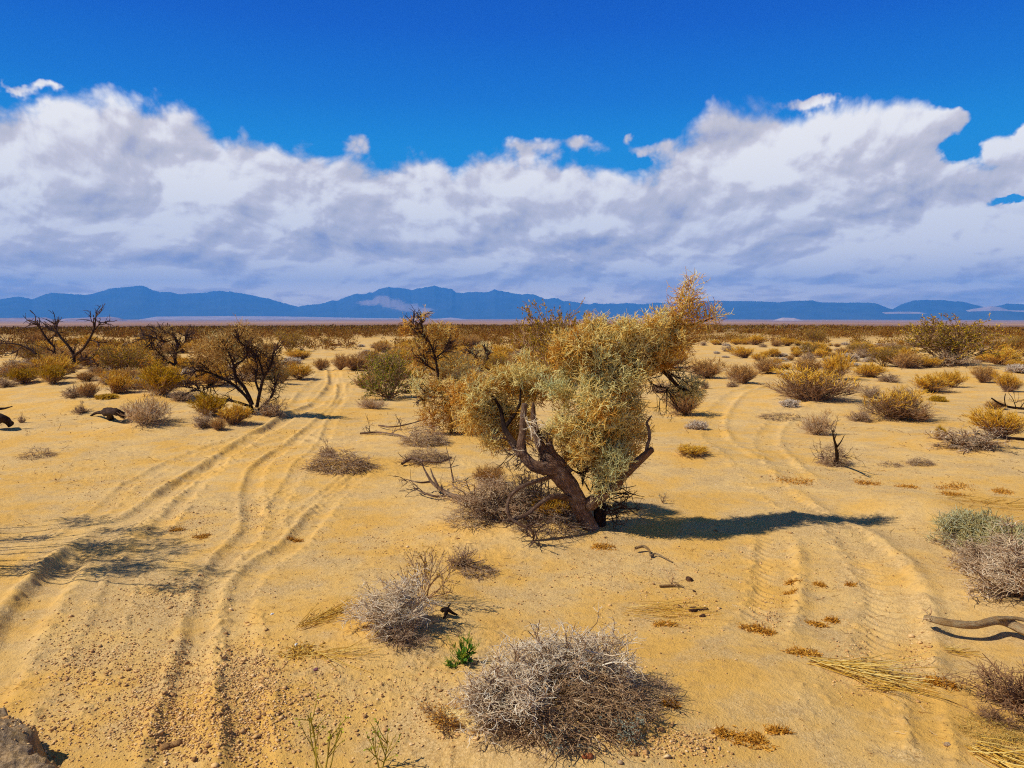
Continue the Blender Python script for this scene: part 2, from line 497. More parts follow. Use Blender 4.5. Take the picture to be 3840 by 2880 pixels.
# ------------------------------------------------------------------ ground
def ground_material():
    m, nt, b = new_mat("desert_ground", 0.95)
    geo = nt.nodes.new('ShaderNodeNewGeometry')
    pos = geo.outputs['Position']
    ln = nt.nodes.new('ShaderNodeVectorMath'); ln.operation = 'LENGTH'
    nt.links.new(pos, ln.inputs[0]); r = E(ln.outputs['Value'])
    n1 = noise(pos, 0.35, 5, 0.6); n2 = noise(pos, 2.2, 5, 0.62); n3 = noise(pos, 60.0, 4, 0.7); n4 = noise(pos, 12.0, 4, 0.65)
    sand = mixc(ramp01(n1 * 0.6 + noise(pos, 1.1, 4, 0.6) * 0.4, 0.40, 0.60), (0.73, 0.41, 0.09), (0.77, 0.505, 0.19))
    grav = mixc(ramp01(n3, 0.36, 0.66), (0.44, 0.26, 0.085), (0.80, 0.55, 0.25))
    sand = mixc(ramp01(n2 * 0.6 + n1 * 0.4, 0.45, 0.60) * 0.8, sand, grav)
    sand = mixc(ramp01(noise(pos, 5.0, 6, 0.7), 0.5, 0.72) * 0.4, sand, (0.58, 0.31, 0.065))
    sand = mixc(ramp01(n4, 0.50, 0.74) * 0.45, sand, (0.36, 0.21, 0.085))
    sp = voro(pos, 55.0, 0, 0.5)
    spr = noise(pos, 23.0, 2, 0.5)
    sand = mixc(ramp01(sp, 0.22, 0.10) * ramp01(spr, 0.56, 0.66) * 0.75, sand, (0.17, 0.115, 0.065))
    sand = mixc(ramp01(sp, 0.20, 0.10) * ramp01(spr, 0.38, 0.30) * 0.6, sand, (0.74, 0.60, 0.42))
    # scrub-littered plain further out
    sx = nt.nodes.new('ShaderNodeVectorMath'); sx.operation = 'MULTIPLY'
    nt.links.new(pos, sx.inputs[0]); sx.inputs[1].default_value = (0.4, 0.12, 0.0)
    nf = noise(sx.outputs[0], 0.25, 5, 0.65)
    plain = mixc(ramp01(nf, 0.40, 0.66), (0.105, 0.048, 0.014), (0.22, 0.115, 0.045))
    sx2 = nt.nodes.new('ShaderNodeVectorMath'); sx2.operation = 'MULTIPLY'
    nt.links.new(pos, sx2.inputs[0]); sx2.inputs[1].default_value = (0.0011, 0.0006, 0.0)
    nfar = noise(sx2.outputs[0], 1.0, 4, 0.55)
    farc = mixc(ramp01(nfar, 0.4, 0.65), (0.40, 0.19, 0.07), (0.50, 0.27, 0.11))
    plain = mixc(ramp01(r, 700, 3500), plain, farc)
    col = mixc(ramp01(r + (n1 - 0.5) * 60.0, 75, 170), sand, plain)
    ca = nt.nodes.new('ShaderNodeAttribute'); ca.attribute_name = 'crust'
    col = mixc(E(ca.outputs['Fac']) * ramp01(n4, .2, .6, .55, .95), col, mixc(ramp01(n3, .35, .65), (0.16, 0.10, 0.055), (0.42, 0.29, 0.17)))
    nt.links.new(col, b.inputs['Base Color'])
    bump = nt.nodes.new('ShaderNodeBump')
    bump.inputs['Strength'].default_value = 0.9; bump.inputs['Distance'].default_value = 0.017
    hh = n3 * 0.7 + noise(pos, 150.0, 3, 0.7) * 0.35 + n4 * 1.2
    nt.links.new(hh.s, bump.inputs['Height'])
    nt.links.new(bump.outputs[0], b.inputs['Normal'])
    return m


def build_ground():
    fine = np.radians(np.arange(-41, 41.001, 0.085))
    side = np.radians(np.concatenate([np.arange(41.5, 70, 0.6), np.arange(70, 290, 4.0), np.arange(290, 318.6, 0.6)]))
    th = np.concatenate([fine, side])
    rr = [1.0]
    while rr[-1] < 23800:
        r = rr[-1]
        if r < 3.6: f = 0.1
        elif r < 12: f = 0.0026
        elif r < 30: f = 0.0042
        elif r < 80: f = 0.010
        else: f = 0.035
        rr.append(r * (1 + f))
    rr = np.array(rr)
    A, R = np.meshgrid(th, rr)
    x = R * np.sin(A); y = R * np.cos(A)
    z = np.concatenate([height(x[i:i + 40].ravel(), y[i:i + 40].ravel()) for i in range(0, len(rr), 40)])
    v = np.stack([x.ravel(), y.ravel(), z], 1)
    n = len(th); k = len(rr)
    i, j = np.meshgrid(np.arange(k - 1), np.arange(n), indexing='ij')
    j2 = (j + 1) % n
    f = np.stack([i * n + j, i * n + j2, (i + 1) * n + j2, (i + 1) * n + j], -1).reshape(-1, 4)[:, ::-1]
    c = len(v)
    v = np.vstack([v, [0, 0, 0]])
    crust = np.zeros(len(v)); kb = np.where((v[:, 0] < -1.0) & (v[:, 1] < 7.5) & (v[:, 1] > 2))[0]
    crust[kb] = np.clip(poly_dist(v[kb, 0], v[kb, 1], _bank) / 0.12 + .6, 0, 1)
    o = mesh_obj("ground", v, f, ground_material(), smooth=True, attrs={'crust': crust})
    # close the small disc under the camera
    jj = np.arange(n)
    me2 = np.stack([np.full(n, 0), jj + 1, (jj + 1) % n + 1], 1)[:, ::-1]
    cap = np.vstack([[0, 0, 0], v[:n]])
    bmf = mesh_obj("ground_near", cap, me2, o.data.materials[0])
    tag(o, kind='structure'); tag(bmf, kind='structure')
    return len(v)


NV = build_ground()


# ------------------------------------------------------------------ mountains
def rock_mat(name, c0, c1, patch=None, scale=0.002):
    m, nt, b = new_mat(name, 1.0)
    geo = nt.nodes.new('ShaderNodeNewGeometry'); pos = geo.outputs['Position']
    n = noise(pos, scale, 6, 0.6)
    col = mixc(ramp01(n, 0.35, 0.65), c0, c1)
    if patch:  # sunlight breaking through cloud, painted on as a lighter rock colour
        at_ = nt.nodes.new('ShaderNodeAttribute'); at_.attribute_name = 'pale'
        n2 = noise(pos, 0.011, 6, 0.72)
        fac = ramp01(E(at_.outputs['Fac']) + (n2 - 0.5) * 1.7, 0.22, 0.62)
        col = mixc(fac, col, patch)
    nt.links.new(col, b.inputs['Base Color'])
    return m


def ridge(name, prof, R, depth_f, depth_b, mat, jag=0.0, foot=688.0, seed=1, rough=0.12, flat=1.25, sunlitfn=None, n=520):
    xs = np.linspace(prof[0][0], prof[-1][0], n)
    pp = np.array(prof, float)
    ys = np.interp(xs, pp[:, 0], pp[:, 1])
    if jag: ys = ys + (fbm(xs * 0.07, xs * 0 + seed, 4, seed, 0.6) - 0.5) * jag * 1.2 * np.clip((foot - ys) / 25, 0, 1)
    rows = 26
    tf = np.linspace(0, 1, rows)
    V = []; T = []
    for i, t in enumerate(np.concatenate([tf, np.linspace(0.8, 0, 8)])):
        front = i < rows
        rad = R - depth_f * (1 - t) if front else R + depth_b * (1 - t)
        d = np.array([view_dir(x, y) for x, y in zip(xs, ys)])
        hd = np.hypot(d[:, 0], d[:, 1])
        ux, uy = d[:, 0] / hd, d[:, 1] / hd
        ztop = CAM_H + d[:, 2] / hd * R
        zb = -115.0
        X, Y = ux * rad, uy * rad
        spur = fbm(X * 0.0011 * 20000 / R, Y * 0.0011 * 20000 / R, 5, seed + 3, 0.55)
        spur = 1 - np.abs(spur - 0.5) * 4
        tt = t ** flat
        Z = zb + (ztop - zb) * np.clip(tt + rough * spur * t * (1 - t) * 4 * 0.6, 0, 1.0)
        V.append(np.stack([X, Y, Z], 1)); T.append(np.full(n, t))
    V = np.vstack(V); nr = rows + 8
    i, j = np.meshgrid(np.arange(nr - 1), np.arange(n - 1), indexing='ij')
    f = np.stack([i * n + j, i * n + j + 1, (i + 1) * n + j + 1, (i + 1) * n + j], -1).reshape(-1, 4)
    attrs = None
    if sunlitfn:
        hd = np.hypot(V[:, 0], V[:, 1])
        # picture-read outline of the sunlit patch, painted into the slope's colour
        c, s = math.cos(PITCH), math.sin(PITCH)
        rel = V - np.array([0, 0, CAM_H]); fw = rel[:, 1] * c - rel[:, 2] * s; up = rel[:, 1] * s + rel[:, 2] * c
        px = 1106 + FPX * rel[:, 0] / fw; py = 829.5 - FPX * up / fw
        attrs = {'pale': sunlitfn(px, py)}
    o = mesh_obj(name, V, f, mat, smooth=True, attrs=attrs)
    tag(o, kind='structure')
    return o


def sunlit_main(px, py):
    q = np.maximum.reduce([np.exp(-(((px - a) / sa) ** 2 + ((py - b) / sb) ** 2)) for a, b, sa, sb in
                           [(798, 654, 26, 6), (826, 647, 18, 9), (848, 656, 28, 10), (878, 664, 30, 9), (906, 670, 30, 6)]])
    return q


haze_tinted_rock = rock_mat("far_rock", (0.05, 0.075, 0.125), (0.075, 0.10, 0.15), patch=(0.46, 0.34, 0.30))  # some distance haze mixed into the rock's blue; patch is painted sunlight
L = [(-200, 668), (-60, 660), (0, 647), (40, 640), (70, 646), (110, 633), (160, 635), (185, 638), (205, 634), (235, 624), (270, 621), (305, 616),
     (325, 624), (345, 632), (370, 631), (385, 635), (440, 632), (475, 628), (520, 633), (560, 641), (580, 645), (620, 656), (645, 663), (680, 672), (720, 684), (740, 689)]
ridge("mountain", L, 20600, 5000, 3200, haze_tinted_rock, 3.0, seed=3)
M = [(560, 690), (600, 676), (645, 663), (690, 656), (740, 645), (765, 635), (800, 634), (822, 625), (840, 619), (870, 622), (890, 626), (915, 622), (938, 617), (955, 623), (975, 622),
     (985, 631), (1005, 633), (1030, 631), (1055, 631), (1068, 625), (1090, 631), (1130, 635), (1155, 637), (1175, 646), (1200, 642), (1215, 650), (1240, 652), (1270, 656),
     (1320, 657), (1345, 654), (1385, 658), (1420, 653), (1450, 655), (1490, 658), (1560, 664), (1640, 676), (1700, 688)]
ridge("mountain", M, 20000, 4500, 4000, haze_tinted_rock, 5.0, seed=8, sunlitfn=sunlit_main)
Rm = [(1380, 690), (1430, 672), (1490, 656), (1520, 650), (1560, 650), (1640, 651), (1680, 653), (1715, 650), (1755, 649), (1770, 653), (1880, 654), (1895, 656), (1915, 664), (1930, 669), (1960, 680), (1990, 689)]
ridge("mesa", Rm, 17000, 2600, 4000, haze_tinted_rock, 0.8, seed=12, rough=0.06, flat=0.7)
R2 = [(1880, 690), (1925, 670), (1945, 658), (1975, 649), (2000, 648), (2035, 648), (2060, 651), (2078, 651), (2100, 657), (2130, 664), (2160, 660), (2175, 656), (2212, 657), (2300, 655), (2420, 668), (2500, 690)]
ridge("mesa", R2, 18000, 2600, 4000, haze_tinted_rock, 1.2, seed=17, rough=0.08, flat=0.8)
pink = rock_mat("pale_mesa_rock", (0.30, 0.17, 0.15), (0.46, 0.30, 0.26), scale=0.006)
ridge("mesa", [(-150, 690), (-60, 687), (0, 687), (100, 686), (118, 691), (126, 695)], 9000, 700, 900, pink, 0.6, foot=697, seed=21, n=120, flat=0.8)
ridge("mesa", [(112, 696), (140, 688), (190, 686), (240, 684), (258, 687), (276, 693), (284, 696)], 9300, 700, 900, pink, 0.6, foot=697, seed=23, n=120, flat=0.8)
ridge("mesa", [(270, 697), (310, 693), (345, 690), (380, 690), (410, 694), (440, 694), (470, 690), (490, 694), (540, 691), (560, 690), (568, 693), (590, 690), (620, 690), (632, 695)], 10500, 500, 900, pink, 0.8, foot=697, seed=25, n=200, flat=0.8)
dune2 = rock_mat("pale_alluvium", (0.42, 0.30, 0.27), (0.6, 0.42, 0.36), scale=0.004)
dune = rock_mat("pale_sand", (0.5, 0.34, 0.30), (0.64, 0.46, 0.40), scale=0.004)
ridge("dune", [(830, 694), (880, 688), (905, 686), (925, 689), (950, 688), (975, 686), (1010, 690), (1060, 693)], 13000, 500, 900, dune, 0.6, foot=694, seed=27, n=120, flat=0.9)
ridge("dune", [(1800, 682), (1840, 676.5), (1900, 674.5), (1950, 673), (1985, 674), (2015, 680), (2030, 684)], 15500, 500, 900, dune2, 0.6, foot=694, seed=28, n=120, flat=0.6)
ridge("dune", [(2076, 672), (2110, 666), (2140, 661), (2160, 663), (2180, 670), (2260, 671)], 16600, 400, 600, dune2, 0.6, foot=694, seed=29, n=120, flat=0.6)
ridge("low_hills", [(1740, 690), (1800, 684), (1850, 680), (1930, 677.5), (2000, 678), (2040, 675), (2070, 674), (2120, 672), (2160, 671), (2212, 674), (2320, 672), (2400, 680)], 14800, 500, 600, haze_tinted_rock, 0.8, foot=692, seed=35, n=160, flat=0.7)
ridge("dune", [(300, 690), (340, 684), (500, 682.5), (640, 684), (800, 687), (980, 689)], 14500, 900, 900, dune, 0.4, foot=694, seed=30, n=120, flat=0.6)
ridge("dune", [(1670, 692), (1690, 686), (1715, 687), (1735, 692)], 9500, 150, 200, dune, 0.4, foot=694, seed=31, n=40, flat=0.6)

# ------------------------------------------------------------------ the air
def build_haze():
    m = bpy.data.materials.new("haze_air"); m.use_nodes = True
    nt = m.node_tree; nt.nodes.clear()
    out = nt.nodes.new('ShaderNodeOutputMaterial')
    v = nt.nodes.new('ShaderNodeVolumePrincipled')
    v.inputs['Color'].default_value = (0.07, 0.38, 1.0, 1)
    v.inputs['Density'].default_value = 7.5e-5
    v.inputs['Anisotropy'].default_value = 0.0
    nt.links.new(v.outputs[0], out.inputs['Volume'])
    z0, z1 = -140.0, 1120.0
    vs = np.array([[x, y, z] for z in (z0, z1) for y in (-25500.0, 25600.0) for x in (-25500.0, 25500.0)])
    f = np.array([[0, 2, 3, 1], [4, 5, 7, 6], [0, 1, 5, 4], [2, 6, 7, 3], [0, 4, 6, 2], [1, 3, 7, 5]])
    o = mesh_obj("haze", vs, f, m)
    tag(o, kind='stuff')


build_haze()

# ------------------------------------------------------------------ plant kit
def nrm(a):
    return a / np.maximum(np.linalg.norm(a, axis=-1, keepdims=True), 1e-9)


def grow(start, dirs, length, k=4, wig=0.2, up=0.0, g=None):
    g = g or rng
    n = len(start); pts = np.empty((n, k, 3)); pts[:, 0] = start
    d = nrm(np.asarray(dirs, float)); step = (np.broadcast_to(length, n) / (k - 1))[:, None]
    for i in range(1, k):
        d = nrm(d + wig * g.standard_normal((n, 3)) + np.array([0, 0, up]))
        pts[:, i] = pts[:, i - 1] + d * step
    return pts


def spawn(pts, n, t0=0.2, t1=1.0, spread=0.7, up=0.0, g=None):
    g = g or rng
    P, k, _ = pts.shape
    idx = g.integers(0, P, n); t = (t0 + (t1 - t0) * g.random(n)) * (k - 1)
    i = np.minimum(t.astype(int), k - 2); f = (t - i)[:, None]
    a, b = pts[idx, i], pts[idx, i + 1]
    d = nrm(nrm(b - a) + spread * g.standard_normal((n, 3)) + np.array([0, 0, up]))
    return a + (b - a) * f, d, idx


class Brush:
    """collects thin tapering twigs (and leaves) and links them as ONE mesh"""

    def __init__(self): self.v = []; self.f = []; self.t = []; self.n = 0

    def add(self, pts, r0, r1, tint, sides=3, jitter=0.0):
        n, k, _ = pts.shape
        if n == 0: return
        r0 = np.broadcast_to(r0, n); r1 = np.broadcast_to(r1, n)
        tan = np.empty_like(pts); tan[:, 1:-1] = pts[:, 2:] - pts[:, :-2]; tan[:, 0] = pts[:, 1] - pts[:, 0]; tan[:, -1] = pts[:, -1] - pts[:, -2]
        tan = nrm(tan)
        ref = nrm(rng.standard_normal((n, 1, 3)))
        u = nrm(np.cross(tan, np.broadcast_to(ref, tan.shape))); w = np.cross(tan, u)
        rad = r0[:, None] + (r1 - r0)[:, None] * np.linspace(0, 1, k)[None]
        ang = np.arange(sides) * 2 * math.pi / sides
        ring = pts[:, :, None, :] + rad[:, :, None, None] * (np.cos(ang)[None, None, :, None] * u[:, :, None] + np.sin(ang)[None, None, :, None] * w[:, :, None])
        if jitter: ring = ring + rad[:, :, None, None] * jitter * rng.standard_normal(ring.shape)
        base = self.n
        self.v.append(ring.reshape(-1, 3))
        tt = np.clip(np.broadcast_to(tint, n), 0, 1)
        self.t.append(np.repeat(tt, k * sides))
        a, b, c = np.meshgrid(np.arange(n), np.arange(k - 1), np.arange(sides), indexing='ij')
        c2 = (c + 1) % sides; o = base + a * k * sides
        self.f.append(np.stack([o + b * sides + c, o + b * sides + c2, o + (b + 1) * sides + c2, o + (b + 1) * sides + c], -1).reshape(-1, 4))
        self.n += n * k * sides

    def leaves(self, pos, dirs, ln, wd, tint):
        """small folded leaves: two joined quads each"""
        n = len(pos)
        if n == 0: return
        d = nrm(dirs); s = nrm(np.cross(d, rng.standard_normal((n, 3)))); nn = np.cross(d, s)
        ln = np.broadcast_to(ln, n)[:, None]; wd = np.broadcast_to(wd, n)[:, None]
        a = pos; m = pos + d * ln * 0.55 + nn * wd * 0.25; b = pos + d * ln
        q = np.stack([a, m + s * wd, b, m - s * wd], 1)
        self.v.append(q.reshape(-1, 3)); self.t.append(np.repeat(np.clip(np.broadcast_to(tint, n), 0, 1), 4))
        i = self.n + np.arange(n)[:, None] * 4
        self.f.append(i + np.array([[0, 1, 2, 3]])); self.n += n * 4

    def build(self, name, mat, parent=None):
        return mesh_obj(name, np.vstack(self.v), np.vstack(self.f), mat, parent, smooth=False, attrs={'tint': np.concatenate(self.t)})


def twig_mat(name, stops, rough=0.85):
    m, nt, b = new_mat(name, rough)
    a = nt.nodes.new('ShaderNodeAttribute'); a.attribute_name = 'tint'
    oi = nt.nodes.new('ShaderNodeObjectInfo')
    f = E(a.outputs['Fac']) * 0.86 + E(oi.outputs['Random']) * 0.14
    col = cramp(f, stops)
    nt.links.new(col, b.inputs['Base Color'])
    return m


M_GREY = twig_mat("dry_grey_twigs", [(0, lin(126, 94, 64)), (0.35, lin(182, 146, 108)), (0.7, lin(218, 190, 150)), (1, lin(244, 226, 194))])
M_LILAC = twig_mat("weathered_lilac_twigs", [(0, lin(130, 98, 70)), (0.4, lin(194, 162, 124)), (0.75, lin(232, 208, 170)), (1, lin(252, 240, 212))])
M_PALE = twig_mat("pale_silvery_foliage", [(0, lin(150, 126, 100)), (0.5, lin(212, 190, 162)), (1, lin(244, 230, 208))])
M_STEM = twig_mat("brown_stems", [(0, lin(98, 70, 48)), (0.5, lin(154, 118, 86)), (1, lin(202, 168, 128))])
M_GOLD = twig_mat("golden_foliage", [(0, lin(170, 118, 24)), (0.4, lin(222, 166, 42)), (0.75, lin(244, 196, 72)), (1, lin(250, 222, 132))])
M_ORANGE = twig_mat("rust_foliage", [(0, lin(134, 90, 40)), (0.4, lin(190, 140, 70)), (0.75, lin(220, 176, 104)), (1, lin(238, 206, 148))])
M_OLIVE = twig_mat("olive_yellow_foliage", [(0, lin(122, 96, 12)), (0.4, lin(184, 142, 14)), (0.75, lin(220, 170, 30)), (1, lin(232, 194, 70))])
M_GREEN = twig_mat("creosote_leaves", [(0, lin(92, 84, 12)), (0.35, lin(148, 126, 18)), (0.7, lin(204, 160, 30)), (1, lin(230, 180, 56))])
M_DKGREEN = twig_mat("bright_green_leaves", [(0, lin(64, 92, 10)), (0.35, lin(116, 132, 16)), (0.65, lin(186, 168, 28)), (1, lin(224, 176, 44))])
M_SAGE = twig_mat("sage_leaves", [(0, lin(96, 108, 92)), (0.5, lin(146, 158, 136)), (1, lin(190, 198, 172))])
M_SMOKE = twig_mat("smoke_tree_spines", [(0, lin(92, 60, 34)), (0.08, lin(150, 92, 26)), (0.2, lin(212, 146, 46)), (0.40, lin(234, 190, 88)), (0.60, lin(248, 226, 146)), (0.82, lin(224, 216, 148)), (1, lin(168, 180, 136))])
M_STRAW = twig_mat("straw", [(0, lin(176, 128, 40)), (0.5, lin(218, 172, 70)), (1, lin(240, 212, 130))])
M_RUST = twig_mat("rusty_litter", [(0, lin(140, 86, 20)), (0.5, lin(200, 136, 40)), (1, lin(232, 182, 80))])
M_DEAD = twig_mat("dead_black_wood", [(0, lin(48, 33, 28)), (0.5, lin(82, 60, 50)), (1, lin(128, 102, 86))])
M_HERB = twig_mat("fresh_green_herb", [(0, lin(46, 92, 26)), (0.5, lin(96, 136, 38)), (0.8, lin(170, 170, 40)), (1, lin(206, 180, 50))])


def bark_mat(name, c0, c1, c2, scale=1.0, crack=0.2):
    m, nt, b = new_mat(name, 0.9)
    tc = nt.nodes.new('ShaderNodeTexCoord'); pos = tc.outputs['Object']
    at_ = nt.nodes.new('ShaderNodeAttribute'); at_.attribute_name = 'u'
    at2 = nt.nodes.new('ShaderNodeAttribute'); at2.attribute_name = 'w'
    uv = comb(E(at_.outputs['Fac']) * 1.0, E(at2.outputs['Fac']) * 5.0, 0.0)
    n = noise(uv, 9.0 * scale, 6, 0.65)
    n2 = noise(pos, 7.0 * scale, 4, 0.6)
    ridge_ = E.op('ABSOLUTE', n - 0.5) * 2.0
    col = mixc(ramp01(ridge_, 0.0, crack), c0, mixc(ramp01(n2, 0.38, 0.62), c1, c2))
    nt.links.new(col, b.inputs['Base Color'])
    bump = nt.nodes.new('ShaderNodeBump'); bump.inputs['Strength'].default_value = 1.0; bump.inputs['Distance'].default_value = 0.02
    nt.links.new((ramp01(ridge_, 0.0, 0.4) + noise(pos, 60.0, 3, 0.6) * 0.4).s, bump.inputs['Height'])
    nt.links.new(bump.outputs[0], b.inputs['Normal'])
    return m


M_BARK = bark_mat("smoke_tree_bark", lin(78, 52, 38), lin(198, 152, 118), lin(236, 198, 162))
M_BARKDK = bark_mat("dark_smoke_tree_bark", lin(34, 23, 20), lin(80, 56, 46), lin(124, 92, 72))
M_LOG = bark_mat("sun_bleached_wood", lin(156, 112, 66), lin(228, 186, 122), lin(250, 220, 166), 0.8, 0.12)


class Wood:
    """thick limbs along paths, with furrowed skin, linked as ONE mesh"""

    def __init__(self): self.v = []; self.f = []; self.u = []; self.w = []; self.n = 0

    def limb(self, pts, radii, sides=12, rough=0.16, seed=0, seg=8, close=True):
        p = smooth_path3(pts, seg); m = len(p)
        rr = np.interp(np.linspace(0, 1, m), np.linspace(0, 1, len(radii)), radii)
        tan = np.gradient(p, axis=0); tan = nrm(tan)
        ref = np.array([0.3, 0.9, 0.2]); u = np.empty_like(p)
        cur = ref
        for i in range(m):
            cur = cur - tan[i] * (cur @ tan[i]); cur = cur / max(np.linalg.norm(cur), 1e-6); u[i] = cur
        w = np.cross(tan, u)
        arc = np.concatenate([[0], np.cumsum(np.linalg.norm(np.diff(p, axis=0), axis=1))])
        ang = np.arange(sides) * 2 * math.pi / sides
        A, S_ = np.meshgrid(ang, arc)
        nz = fbm(np.cos(A) * 1.6 + seed * 3.1 + S_ * 2.0, np.sin(A) * 1.6 + S_ * 3.0 + seed, 3, 5 + seed) - 0.5
        furrow = np.sin(A * 4 + S_ * 3 + seed) * 0.25 + np.sin(A * 7 - S_ * 5) * 0.18
        R_ = rr[:, None] * (1 + rough * (3.2 * nz + furrow))
        ring = p[:, None] + R_[:, :, None] * (np.cos(A)[:, :, None] * u[:, None] + np.sin(A)[:, :, None] * w[:, None])
        i, j = np.meshgrid(np.arange(m - 1), np.arange(sides), indexing='ij'); j2 = (j + 1) % sides
        b = self.n
        f = np.stack([b + i * sides + j, b + i * sides + j2, b + (i + 1) * sides + j2, b + (i + 1) * sides + j], -1).reshape(-1, 4)
        v = ring.reshape(-1, 3)
        self.v.append(v); self.f.append(f); self.u.append(S_.ravel() + seed); self.w.append((A / (2 * math.pi)).ravel())
        self.n += len(v)
        if close:   # broken end
            tip = p[-1] + tan[-1] * rr[-1] * 0.5
            self.v.append(tip[None]); self.u.append([arc[-1]]); self.w.append([0.5])
            e = b + (m - 1) * sides + np.arange(sides); e2 = b + (m - 1) * sides + (np.arange(sides) + 1) % sides
            self.f.append(np.stack([e, e2, np.full(sides, self.n), np.full(sides, self.n)], 1)); self.n += 1
        return p

    def build(self, name, mat, parent=None):
        f = np.vstack(self.f)
        v = np.vstack(self.v)
        me = bpy.data.meshes.new(name)
        fl = [list(dict.fromkeys(q)) for q in f.tolist()]
        me.from_pydata(v.tolist(), [], fl)
        for p in me.polygons: p.use_smooth = True
        me.materials.append(mat)
        for an, av in (('u', self.u), ('w', self.w)):
            a = me.attributes.new(an, 'FLOAT', 'POINT'); a.data.foreach_set('value', np.concatenate([np.asarray(q, dtype=np.float32) for q in av]))
        o = bpy.data.objects.new(name, me); COL.objects.link(o)
        if parent is not None: o.parent = parent
        return o


def smooth_path3(pts, n=8):
    p = np.asarray(pts, float)
    p = np.vstack([2 * p[0] - p[1], p, 2 * p[-1] - p[-2]]); out = []
    for i in range(1, len(p) - 2):
        t = np.linspace(0, 1, n, endpoint=False)[:, None]
        out.append(0.5 * ((2 * p[i]) + (-p[i - 1] + p[i + 1]) * t + (2 * p[i - 1] - 5 * p[i] + 4 * p[i + 1] - p[i + 2]) * t ** 2
                          + (-p[i - 1] + 3 * p[i] - 3 * p[i + 1] + p[i + 2]) * t ** 3))
    out.append(p[-2][None])
    return np.vstack(out)


def dome_dirs(n, lo=0.1, hi=1.0, g=None):
    g = g or rng
    z = lo + (hi - lo) * g.random(n); a = g.random(n) * 2 * math.pi; r = np.sqrt(np.maximum(0, 1 - z * z))
    return np.stack([r * np.cos(a), r * np.sin(a), z], 1)


def disc(n, r):
    a = rng.random(n) * 2 * math.pi; q = r * np.sqrt(rng.random(n))
    return np.stack([q * np.cos(a), q * np.sin(a), np.zeros(n)], 1)


def clamp_ground(pts, z0=0.004):
    pts[..., 2] = np.maximum(pts[..., 2], z0); return pts


# every maker returns a list of (part name, Brush, material); unit shrubs are 1 m wide and 1 m high before scaling
def dry_dome(n1=70, n2=520, n3=2200, h=0.55, rad=0.0028, mat=None, curl=0.35, flat=0.06, tl=0.11, tint=(0.55, 0.2)):
    b = Brush(); t = Brush()
    d0 = nrm(dome_dirs(n1, 0.12, 1.0) + np.array([*(0.22 * rng.standard_normal(2)), 0]))
    L = (0.30 + 0.22 * rng.random(n1)) * (0.72 + 0.56 * vnoise(np.arctan2(d0[:, 1], d0[:, 0]) * 1.3 + 20, d0[:, 2] * 2, int(rng.integers(1, 999)))) * np.sqrt((d0[:, 0] ** 2 + d0[:, 1] ** 2) + (d0[:, 2] * h * 2) ** 2)
    p0 = clamp_ground(grow(disc(n1, 0.10), d0 * np.array([1, 1, h * 2]), L, 5, 0.16, flat))
    b.add(p0, rad * 2.2, rad * 1.3, rng.random(n1) * 0.6)
    s, d, i = spawn(p0, n2, 0.25, 1.0, 0.65, 0.10)
    p1 = clamp_ground(grow(s, d, 0.13 + 0.1 * rng.random(n2), 4, curl, 0.03))
    b.add(p1, rad * 1.4, rad * 0.9, 0.25 + 0.6 * rng.random(n2))
    s, d, i = spawn(p1, n3, 0.2, 1.0, 0.9, 0.08)
    p2 = clamp_ground(grow(s, d, tl * (0.6 + 0.8 * rng.random(n3)), 4, curl * 1.3, 0.02))
    t.add(p2, rad * 0.95, rad * 0.55, tint[0] + tint[1] * rng.standard_normal(n3))
    return [('branches', b, M_STEM if mat is None else mat), ('twigs', t, M_GREY if mat is None else mat)]


def broom(n1=90, n2=700, n3=1700, foliage=None, stem=None, rad=0.0035, spread=(0.35, 1.0), top=0.45, tl=0.16, upness=0.10):
    b = Brush(); t = Brush()
    d0 = dome_dirs(n1, spread[0], spread[1]) + np.array([*(0.30 * rng.standard_normal(2)), 0])
    L = (0.48 + 0.4 * rng.random(n1)) * (0.75 + 0.5 * vnoise(np.arctan2(d0[:, 1], d0[:, 0]) * 1.3 + 20, d0[:, 2] * 2, int(rng.integers(1, 999))))
    d0s = d0 * np.array([0.85, 0.85, 1.25])
    p0 = clamp_ground(grow(disc(n1, 0.09), d0s, L, 5, 0.12, 0.06))
    b.add(p0, rad * 2, rad * 1.2, 0.2 + 0.5 * rng.random(n1))
    s, d, i = spawn(p0, n2, 0.2, 0.95, 0.42, 0.18)
    p1 = clamp_ground(grow(s, d, 0.18 + 0.16 * rng.random(n2), 4, 0.18, 0.06))
    b.add(p1, rad * 1.2, rad * 0.8, 0.3 + 0.6 * rng.random(n2))
    s, d, i = spawn(p1, n3, 0.3, 1.0, 0.42, upness * 2)
    keep = s[:, 2] > top * (0.6 + 0.8 * rng.random(n3))
    p2 = grow(s, d, tl * (0.6 + 0.8 * rng.random(n3)), 3, 0.2, upness)
    b.add(clamp_ground(p2[~keep]), rad * 0.85, rad * 0.5, 0.4 + 0.5 * rng.random((~keep).sum()))
    t.add(p2[keep], rad * 1.5, rad * 0.9, 0.5 + 0.22 * rng.standard_normal(keep.sum()))
    return [('stems', b, stem or M_STEM), ('foliage', t, foliage or M_GOLD)]


